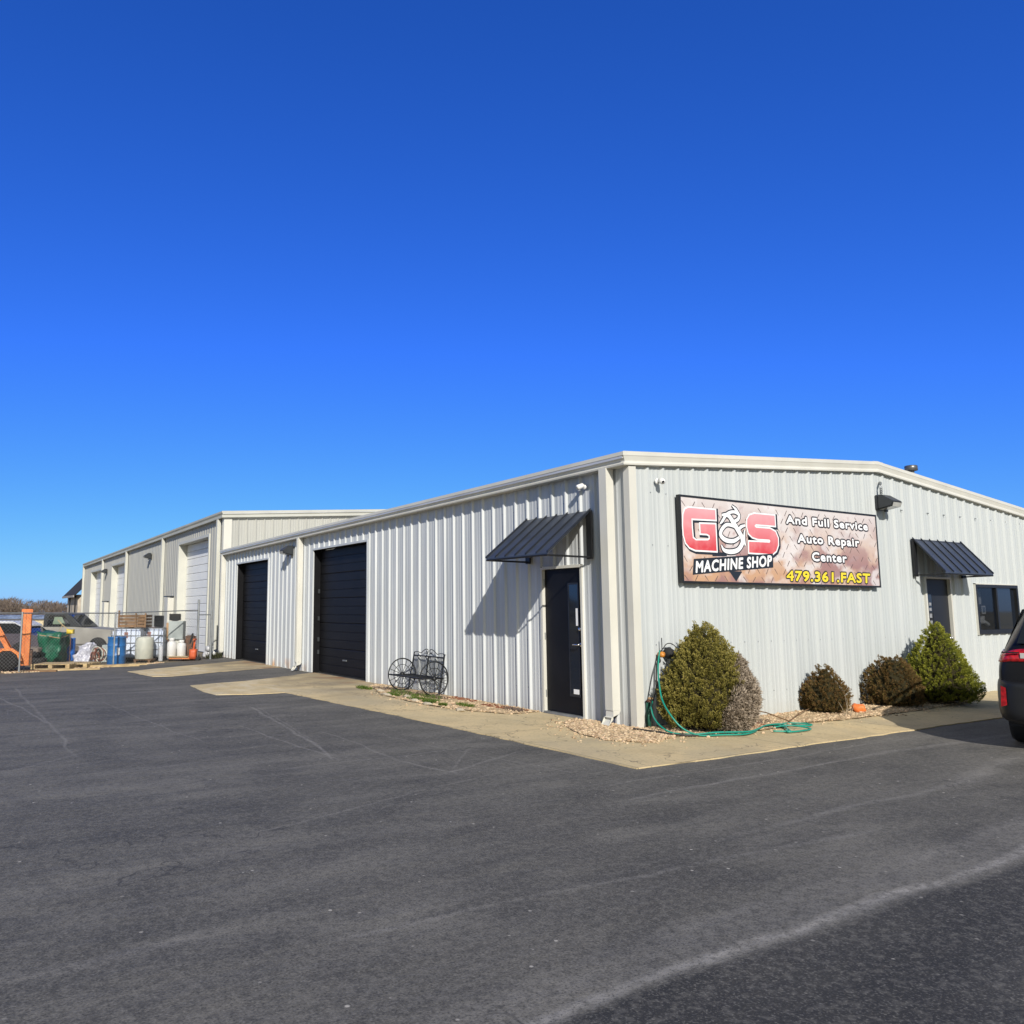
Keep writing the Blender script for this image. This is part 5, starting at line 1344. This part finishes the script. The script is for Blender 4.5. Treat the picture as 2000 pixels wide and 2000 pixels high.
# dead grey side of that shrub: its own brown branchlets, part of the same plant
big = [o for o in bpy.data.objects if o.name == 'evergreen_shrub'][0]
def dead_side():
    # sparse grey branchlets
    rs = np.random.RandomState(9); V = []; T = []
    for i in range(760):
        t = rs.uniform(.02, .72); a = rs.uniform(-2.1, .65)
        R_ = np.interp(t, [p[0] for p in p1], [p[1] for p in p1])*(1.06 if t < .45 else 1.0)
        c = np.array([.04+math.cos(a)*R_*.84, math.sin(a)*R_*.76, t*1.26])
        if c[0]*.86-c[1]*.5 < -.02+c[2]*.42: continue
        d = np.array([math.cos(a), math.sin(a), .7]); d /= np.linalg.norm(d)
        u = np.cross(d, [0, 0, 1.]); u /= np.linalg.norm(u); w = np.cross(u, d)
        n = 85; s = rs.rand(n); ang = rs.rand(n)*6.283; rad = .06*(1-.6*s)*np.sqrt(rs.rand(n))
        L = .12*rs.uniform(.6, 1.3)
        pos = c+d*(s*L)[:, None]+u*(np.cos(ang)*rad)[:, None]+w*(np.sin(ang)*rad)[:, None]
        ld = d+.8*(u*np.cos(ang)[:, None]+w*np.sin(ang)[:, None])+rs.normal(0, .3, (n, 3)); ld /= np.linalg.norm(ld, axis=1)[:, None]
        sd_ = np.cross(ld, rs.normal(0, 1, (n, 3))); sd_ /= np.linalg.norm(sd_, axis=1)[:, None]
        ll = .036*rs.uniform(.6, 1.4, n)[:, None]; lw = ll*.13
        V.append(np.stack([pos-sd_*lw*.5, pos+ld*ll*.5-sd_*lw, pos+ld*ll, pos+ld*ll*.5+sd_*lw], 1).reshape(-1, 3)); T += list(rs.rand(n)*.6+.4*rs.rand())
    np_mesh('dead_foliage', np.concatenate(V), 4, LEAFD, big, T)
dead_side()
pb = [(0, .25), (.08, .31), (.30, .335), (.50, .30), (.68, .20), (.84, .11), (1, .045)]
shrub('small bronze brown cone shrub standing alone right of the hose coils', (3.46, -.32, .03), .66, pb, LEAFR, 620, 48, .015, .062, .9, 21, name='brown_shrub')
pm = [(0, .36), (.08, .42), (.35, .44), (.58, .38), (.76, .27), (.88, .19), (1, .11)]
shrub('middle bronze brown rounded shrub leaning on the green one', (5.13, -.36, .03), .74, pm, LEAFR, 800, 50, .016, .066, .8, 33, name='brown_shrub')
pg = [(0, .46), (.06, .56), (.14, .60), (.26, .57), (.42, .47), (.60, .34), (.78, .20), (.90, .10), (1, .015)]
shrub('tall bright green cone shrub in front of the gable door', (6.17, -.52, .03), 1.27, pg, LEAFG, 1500, 52, .018, .075, .85, 45)
# weedy twigs beside the small brown shrub
wt = empty('dead_weed', 'thin dead weed stems in front of the small brown shrub', 'weed', (3.25, -.72, .03))
for a, b_, c_ in (((0, 0, 0), (.05, -.02, .16), (.07, 0, .24)), ((0, 0, 0), (-.06, 0, .12), (-.10, .02, .20)), ((.1, .02, 0), (.02, -.02, .15), (.03, 0, .30)), ((.12, 0, 0), (.16, -.02, .10), (.22, 0, .13))):
    MB().tube([a, b_, c_], [.004, .003, .002], 5).build('stem', mat('straw_stem', (.34, .28, .20), .8), wt)
ob = empty('orange_lump', 'bright orange lump lying at the foot of the small brown shrub', 'orange object', (3.86, -.55, .03))
lumpy(MB().lathe([(0, 0), (.06, 0), (.10, .04), (.09, .09), (.05, .12), (0, .125)], n=14), 'lump', mat('bright_orange_plastic', (.85, .22, .05), .5), ob, .022, 3, 1, 14)

# ------------------------------------------------------------------ hoses
def smooth(pts, k=6):
    P_ = [Vector(p) for p in pts]; Q = []
    for i in range(len(P_)-1):
        p0 = P_[max(i-1, 0)]; p1_ = P_[i]; p2 = P_[i+1]; p3 = P_[min(i+2, len(P_)-1)]
        for j in range(k):
            t = j/k; Q.append(.5*((2*p1_)+(-p0+p2)*t+(2*p0-5*p1_+4*p2-p3)*t*t+(-p0+3*p1_-3*p2+p3)*t**3))
    Q.append(P_[-1]); return [tuple(q) for q in Q]
hg = empty('hose_hanger', 'black wall bracket with orange cap holding the hose, left of the big shrub', 'hose hanger', (.42, -.036, .93))
MB().lathe([(0, -.10), (.05, -.10), (.07, -.05), (.07, .0), (0, .0)], (.12, 0, .01), 16, 'y').build('reel', RUBBER, hg, True)
MB().lathe([(0, -.11), (.034, -.10), (.040, -.06), (.03, -.02), (0, -.02)], (-.05, 0, .0), 14, 'y').build('orange_cap', mat('orange_cap', (.62, .24, .03), .5), hg, True)
MB().tube([(-.02, -.05, .0), (-.02, -.05, .21)], .006, 6).build('pin', RUBBER, hg)
hs = empty('garden_hose', 'teal garden hose hanging from its bracket and looping over the concrete', 'hose', (.4, -.1, 0))
HI = Matrix.Translation((-.4, .1, 0))
def HB(pts, r, m, name='hose_run'):
    o = MB().tube(smooth(pts), r, 7).build(name, m, smooth=True); o.data.transform(HI); o.parent = hs; return o
z = .045
HB([(.34, -.10, .98), (.27, -.14, .86), (.17, -.22, .74), (.05, -.34, .60), (-.08, -.50, .42), (-.12, -.66, .26), (-.06, -.78, .12), (.10, -.88, z), (.36, -1.0, z), (.62, -1.10, z), (.92, -1.02, z), (1.14, -.90, z), (1.42, -.80, z), (1.62, -.84, z), (1.80, -.98, z), (1.98, -1.05, z), (2.06, -.94, z), (1.92, -.80, z), (1.74, -.80, z), (1.55, -.95, z), (1.30, -1.22, z), (1.12, -1.12, z)], .0105, HOSE)
HB([(.36, -.10, .98), (.29, -.09, .80), (.27, -.08, .5), (.22, -.06, .34)], .010, HOSEB)
HB([(.13, -.14, .36), (.05, -.20, .28), (-.05, -.33, .19), (-.10, -.48, .11), (-.06, -.62, .05), (.10, -.80, z), (.35, -.93, z+.02), (.70, -1.08, z+.02), (1.05, -.98, z+.02), (1.35, -.86, z+.02), (1.60, -.90, z+.02), (1.42, -1.10, z), (1.22, -1.24, z), (1.45, -1.28, z), (1.70, -1.22, z), (1.60, -1.02, z+.02), (1.40, -.92, z)], .0105, HOSE)
HB([(.4, -.10, 1.0), (.47, -.10, 1.06), (.57, -.10, 1.06), (.66, -.12, .98), (.72, -.14, .85)], .006, HOSEB)
tp = empty('water_tap', 'brown water tap low on the corner trim with a green pipe below', 'tap', (.13, -.053, .36))
MB().tube([(0, 0, 0), (0, -.06, 0), (0, -.08, -.03)], .014, 8).build('spout', COPPER, tp, True)
MB().lathe([(0, 0), (.03, .0), (.034, .012), (.03, .024), (0, .024)], (0, -.06, .02), 10).build('knob', CARD, tp, True)
MB().tube([(.03, .01, -.03), (.03, .01, -.35)], .03, 8).build('riser', GREENB, tp, True)
bh = empty('black_pipe', 'thin dark pipe lying from the corner downspout towards the teal hose', 'pipe', (-.2, -.2, 0))
MB().tube(smooth([(-.02, .05, .05), (.06, -.20, .045), (.06, -.42, .045), (.16, -.60, .045), (.4, -.72, .045)]), .012, 6).build('pipe_run', HOSEB, bh, True)
rs_ = empty('dry_stick', 'long thin brown stick bridging the coils of hose and the small brown shrub', 'stick', (1.9, -.75, .03))
MB().tube([(0, -.05, .04), (.6, .2, .08), (1.25, .5, .06)], [.009, .008, .005], 6).build('stem', WOODB, rs_)
MB().tube([(.0, -.05, .04), (-.05, .25, .12), (-.1, .5, .14), (.1, .8, .10)], [.009, .008, .007, .004], 6).build('stem', WOODB, rs_)

# ------------------------------------------------------------------ wagon wheel bench
bn = empty('wagon_wheel_bench', 'small black iron bench with wagon wheel arms against the ribbed wall', 'bench', (-.30, 4.95, .03))
WR = .285
for yy in (-.56, .56):
    w = MB().tube([(WR*math.cos(a), yy, WR+.012+WR*math.sin(a)) for a in np.linspace(0, 2*math.pi, 41)[:-1]], .012, 6, True).build('wheel', IRON, bn, True)
    MB().tube([((WR*.62)*math.cos(a), yy, WR+.012+WR*.62*math.sin(a)) for a in np.linspace(0, 2*math.pi, 31)[:-1]], .0055, 5, True).build('inner_ring', IRON, w, True)
    MB().lathe([(0, -.04), (.030, -.04), (.038, -.02), (.038, .02), (.030, .04), (0, .04)], (0, yy, WR+.012), 14, 'y').build('hub', IRON, w, True)
    for k in range(16):
        a = math.pi*k/8
        MB().tube([(.03*math.cos(a), yy, WR+.012+.03*math.sin(a)), ((WR-.006)*math.cos(a), yy, WR+.012+(WR-.006)*math.sin(a))], .0055, 5).build('spoke', IRON, w)
mb = MB()   # seat: woven strip lattice
for k in range(20): mb.tube([(-.23, -.52+k*1.04/19, .30), (.18, -.52+k*1.04/19, .285)], .004, 4)
for k in range(6): mb.tube([(-.23+k*.08, -.52, .30-.003*k), (-.23+k*.08, .52, .30-.003*k)], .004, 4)
mb.build('seat_mesh', IRON, bn)
MB().tube([(-.24, -.60, .30), (-.24, .60, .30)], .014, 8).build('front_rail', IRON, bn)
MB().tube([(.19, -.55, .29), (.19, .55, .29)], .012, 8).build('rear_rail', IRON, bn)
for yy in (-.54, .54):
    MB().tube([(-.24, yy, .30), (.19, yy, .29)], .012, 8).build('side_rail', IRON, bn)
    MB().tube([(.12, yy, .02), (.17, yy, .30), (.235, yy*.97, .66), (.245, yy*.98, .70)], .012, 8).build('back_post', IRON, bn)
MB().tube([(.232, -.53, .64), (.232, .53, .64)], .011, 8).build('back_top_rail', IRON, bn)
MB().tube([(.18, 0, .29), (.232, 0, .64)], .010, 8).build('back_centre_post', IRON, bn)
for k in range(22):
    yy = -.50+k*1.0/21
    MB().tube([(.188, yy, .30), (.229, yy, .64)], .0042, 4).build('back_bar', IRON, bn)
for sg in (1, -1):
    pts = [(.238, sg*(.53), .645), (.24, sg*.50, .70), (.24, sg*.38, .705), (.24, sg*.28, .69), (.24, sg*.20, .73), (.24, sg*.10, .765), (.24, sg*.03, .75), (.24, sg*.04, .70), (.24, sg*.09, .69), (.24, sg*.10, .72)]
    MB().tube(smooth(pts, 4), .007, 6).build('scroll', IRON, bn, True)

# ------------------------------------------------------------------ black SUV at the right edge
HX = math.radians(74)       # heading measured from +Y towards +X
cf = Vector((math.sin(HX), math.cos(HX))); cl = Vector((-math.cos(HX), math.sin(HX)))
corner = Vector((2.215, -3.06)); cen = corner-cl*.93
suv = empty('parked_suv', 'rear corner of a black SUV with red tail lamp at the right edge', 'suv', (cen.x, cen.y, 0), math.atan2(cf.y, cf.x))
def loft(stations, name, m, smooth_=True, sub=True, parent=suv):
    """stations: (x, [(y,z)...]) half sections mirrored about y=0"""
    mb = MB(); rings = []
    for x, sec in stations: rings.append([(x, y, z) for y, z in sec]+[(x, -y, z) for y, z in reversed(sec)])
    n = len(rings[0]); vs = [p for r in rings for p in r]; fs = []
    for i in range(len(rings)-1):
        for k in range(n): fs.append((i*n+k, i*n+(k+1) % n, (i+1)*n+(k+1) % n, (i+1)*n+k))
    fs += [tuple(range(n)), tuple((len(rings)-1)*n+k for k in range(n))]
    mb.add(vs, fs); o = mb.build(name, m, parent, smooth_)
    if sub:
        md = o.modifiers.new('subd', 'SUBSURF'); md.levels = 2; md.render_levels = 2
    return o
def sec(w, zb, belt, top, tw):
    return [(.02, zb), (w*.80, zb), (w*.97, zb+.10), (w, zb+.30), (w, (zb+.3+belt)/2), (w*.975, belt-.03), (w*.95, belt+.02), ((w+tw)/2*.98, (belt+top)/2), (tw, top-.05), (tw*.86, top), (.02, top+.03)]
body = loft([(.040, sec(.60, .44, .95, 1.02, .60)), (.045, sec(.86, .42, .96, 1.04, .74)), (.075, sec(.90, .40, .98, 1.10, .76)), (.17, sec(.92, .36, 1.0, 1.24, .72)), (.46, sec(.93, .33, 1.02, 1.55, .66)), (.80, sec(.935, .31, 1.02, 1.63, .66)), (1.9, sec(.935, .30, 1.01, 1.66, .67)), (2.6, sec(.935, .30, .99, 1.62, .65)),
      (3.05, sec(.93, .30, .98, 1.36, .66)), (3.45, sec(.925, .30, .97, 1.10, .70)), (4.2, sec(.90, .30, .90, 1.00, .70)), (4.55, sec(.84, .32, .80, .88, .66)), (4.66, sec(.76, .36, .70, .76, .60))], 'body', CARP)
# bumper
def bsec(w, z0, z1, wt): return [(.02, z0), (w*.93, z0), (w, z0+.08), (w, z1-.10), (w*.985, z1-.02), (wt, z1), (.02, z1)]
loft([(-.04, bsec(.72, .36, .70, .70)), (-.03, bsec(.82, .32, .73, .80)), (.04, bsec(.915, .28, .76, .88)), (.16, bsec(.945, .27, .78, .90)), (.34, bsec(.945, .28, .76, .90))], 'rear_bumper', CARTRIM)
loft([(-.055, bsec(.70, .30, .42, .68)), (.02, bsec(.87, .29, .43, .84)), (.14, bsec(.93, .28, .43, .90)), (.3, bsec(.93, .28, .43, .90))], 'bumper_valance', CARTRIM)
for sg in (1, -1):
    # wrap-round tail lamp, draped over the body corner
    def drape(pa, z0, z1, nm, m_, off=.006):
        mb = MB(); nu, nv = len(pa), 6
        vs = [(pa[a][0]+.10*(b/(nv-1))*(z1-z0), sg*pa[a][1], z0+(z1-z0)*b/(nv-1)) for b in range(nv) for a in range(nu)]
        mb.add(vs, [(b*nu+a, b*nu+a+1, (b+1)*nu+a+1, (b+1)*nu+a) for b in range(nv-1) for a in range(nu-1)])
        o = mb.build(nm, m_, suv, True)
        sw = o.modifiers.new('wrap', 'SHRINKWRAP'); sw.target = body; sw.offset = off; sw.wrap_mode = 'OUTSIDE_SURFACE' if hasattr(sw, 'wrap_mode') else 'ON_SURFACE'
        so_ = o.modifiers.new('thick', 'SOLIDIFY'); so_.thickness = .012; so_.offset = 0
        return o
    side_p = [(.34-.026*k, .97) for k in range(9)]
    rear_p = [(.13-.02*k, .96-.010*k) for k in range(4)]+[(-.02, .90-.04*k) for k in range(0, 9)]
    drape(side_p, .955, 1.115, 'tail_lamp_side', DARKRED)
    drape(rear_p, .950, 1.125, 'tail_lamp', REDL)
    mb = MB(); mb.box(.024, .03, sg*.66-.035, sg*.66+.035, .985, 1.04); mb.build('reversing_lamp', LENS, suv)
    mb = MB(); mb.box(.018, .028, min(sg*.70, sg*.855), max(sg*.70, sg*.855), 1.035, 1.05); mb.build('lamp_bar', CARTRIM, suv)
    mb = MB(); mb.add([(-.002, sg*.895, .47), (-.018, sg*.84, .49), (-.014, sg*.84, .67), (.000, sg*.885, .69)], [(0, 1, 2, 3)]); o = mb.build('bumper_reflector', REDL, suv)
    for wx in (.90, 3.70):
        mb = MB(); y0 = sg*.93; y1 = sg*.70
        mb.lathe([(.20, y0-sg*.02), (.33, y0-sg*.01), (.355, y0-sg*.05), (.36, (y0+y1)/2), (.355, y1+sg*.03), (.33, y1), (.20, y1)], (wx, 0, .36), 28, 'y'); w = mb.build('wheel', RUBBER, suv, True)
        mb = MB(); mb.lathe([(.225, y0-sg*.012), (.20, y0-sg*.03), (.06, y0-sg*.02), (.0, y0-sg*.02)], (wx, 0, .36), 20, 'y'); mb.build('rim', STEEL, w, True)
        # arch
        mb = MB()
        arc = [(wx+.40*math.cos(t), .36+.40*math.sin(t)) for t in np.linspace(-.1, math.pi+.1, 18)]
        arc2 = [(wx+.46*math.cos(t), .36+.46*math.sin(t)) for t in np.linspace(math.pi+.1, -.1, 18)]
        mb.prism(arc+arc2, lambda a, b, d: (a, d, b), sg*.915, sg*.945); mb.build('wheel_arch', CARTRIM, suv)
    mb = MB(); mb.add([(.62, sg*.90, 1.06), (1.75, sg*.905, 1.05), (1.75, sg*.745, 1.53), (.95, sg*.745, 1.50)], [(0, 1, 2, 3)]); mb.build('side_window', TINT, suv)
    mb = MB(); mb.add([(1.82, sg*.905, 1.05), (2.95, sg*.905, 1.03), (2.50, sg*.745, 1.50), (1.82, sg*.745, 1.53)], [(0, 1, 2, 3)]); mb.build('side_window', TINT, suv)
    mb = MB(); mb.tube([(.75, sg*.60, 1.70), (.9, sg*.60, 1.73), (2.3, sg*.60, 1.73), (2.5, sg*.60, 1.68)], .02, 8); mb.build('roof_rail', CARTRIM, suv, True)
    mb = MB(); mb.box(2.85, 3.0, min(sg*.93, sg*1.08), max(sg*.93, sg*1.08), 1.03, 1.17); mb.build('wing_mirror', CARP, suv, bevel=.03)
mb = MB(); mb.add([(.085, -.72, 1.14), (.085, .72, 1.14), (.40, .62, 1.52), (.40, -.62, 1.52)], [(0, 1, 2, 3)]); mb.build('rear_window', TINT, suv)
mb = MB(); mb.box(.015, .04, -.58, .58, .935, .962); mb.build('chrome_strip', CHROME, suv, bevel=.006)
mb = MB(); mb.box(.03, .05, -.26, .26, .78, .90); mb.build('plate_recess', CARTRIM, suv)
mb = MB(); mb.box(.024, .03, -.15, .15, .79, .89); mb.build('number_plate', WPLAST, suv)
mb = MB(); mb.box(.15, 4.3, -.86, .86, .26, .34); mb.build('underbody', DARK, suv)

# ------------------------------------------------------------------ far background, left
lb = empty('storage_sheds', 'long low beige building with pale blue roof far beyond the fence', 'building', (12, 273, -4.6), math.radians(-30))
LBW = mat('far_beige_wall', (.56, .47, .30), .8, vs=(.1, .1, .5), col2=(.48, .40, .26))
MB().box(-26, 8.0, 0, 12, -.5, 3.05).build('wall', LBW, lb)
MB().box(-26.3, 8.3, -.4, 12, 3.06, 3.35).build('eave', mat('dark_eave', (.10, .10, .11), .8), lb)
mb = MB(); mb.prism([(-.4, 3.36), (12, 3.36), (12, 4.6), (6, 4.5)], lambda a, b, d: (d, a, b), -26, 8.0); mb.build('roof', mat('far_blue_roof', (.30, .36, .44), .5, var=.3, vs=(.3, .3, .3)), lb)
for k in range(8): MB().box(-25+k*4.1, -25+k*4.1+2.4, -.05, .0, -.3, 2.3).build('door', mat('far_beige_door', (.62, .54, .36), .8), lb)

def treeline():
    rs = np.random.RandomState(3); V = []; T = []
    a0, a1 = math.radians(30.4-34), math.radians(30.4-18)   # bearings seen left of the warehouse, and some beyond
    for i in range(520):
        be = rs.uniform(a0, a1) if i < 170 else math.radians(rs.choice([rs.uniform(-50, -3), rs.uniform(12, 60)])); d = rs.uniform(330, 430)
        x, y = -7.5+d*math.sin(be), -7.4+d*math.cos(be)
        base = hgt(x, y)-.5
        frac = min(max((be-a0)/(a1-a0), 0), 1)
        Ht = (13.5-6.5*frac)*rs.uniform(.72, 1.0)*(d/380)
        wd = Ht*rs.uniform(.30, .5); n = 260
        tt = rs.rand(n)**.75
        pz = base+Ht*(.12+.88*tt)
        rad = wd*np.sqrt(np.clip(1-((tt-.45)/.58)**2, .03, 1))*rs.rand(n)**.5
        an = rs.rand(n)*6.283
        p = np.stack([x+np.cos(an)*rad, y+np.sin(an)*rad, pz], 1)
        dr = np.stack([np.cos(an)*.7, np.sin(an)*.7, rs.uniform(.4, 1.6, n)], 1); dr /= np.linalg.norm(dr, axis=1)[:, None]
        L = rs.uniform(.6, 2.2, n)[:, None]; sdv = np.cross(dr, rs.normal(0, 1, (n, 3))); sdv /= np.linalg.norm(sdv, axis=1)[:, None]
        w = .10*rs.uniform(.5, 1.8, n)[:, None]
        V.append(np.stack([p-sdv*w, p+sdv*w, p+dr*L], 1).reshape(-1, 3)); T += list(np.clip(rs.rand()*.6+rs.rand(n)*.4, 0, 1))
    o = np_mesh('bare_woodland', np.concatenate(V), 3, TWIGM, None, T); o['kind'] = 'stuff'
treeline()
# one slender bare tree that stands above the pickup
tr = empty('bare_tree', 'slender leafless tree rising above the grey pickup in the distance', 'tree', (20, 160, hgt(20, 160)))
MB().tube([(0, 0, 0), (.1, 0, 3), (.0, 0, 6), (.25, 0, 8.2)], [.16, .12, .07, .02], 6).build('trunk', BARK, tr)
mb = MB()
for k in range(14):
    z = 3.2+k*.35; a = k*2.4; L = 1.3-.06*k
    mb.tube([(.05, 0, z), (L*.5*math.cos(a), L*.5*math.sin(a), z+.5), (L*math.cos(a), L*math.sin(a), z+1.2)], [.04, .03, .012], 4)
mb.build('crown', BARK, tr)
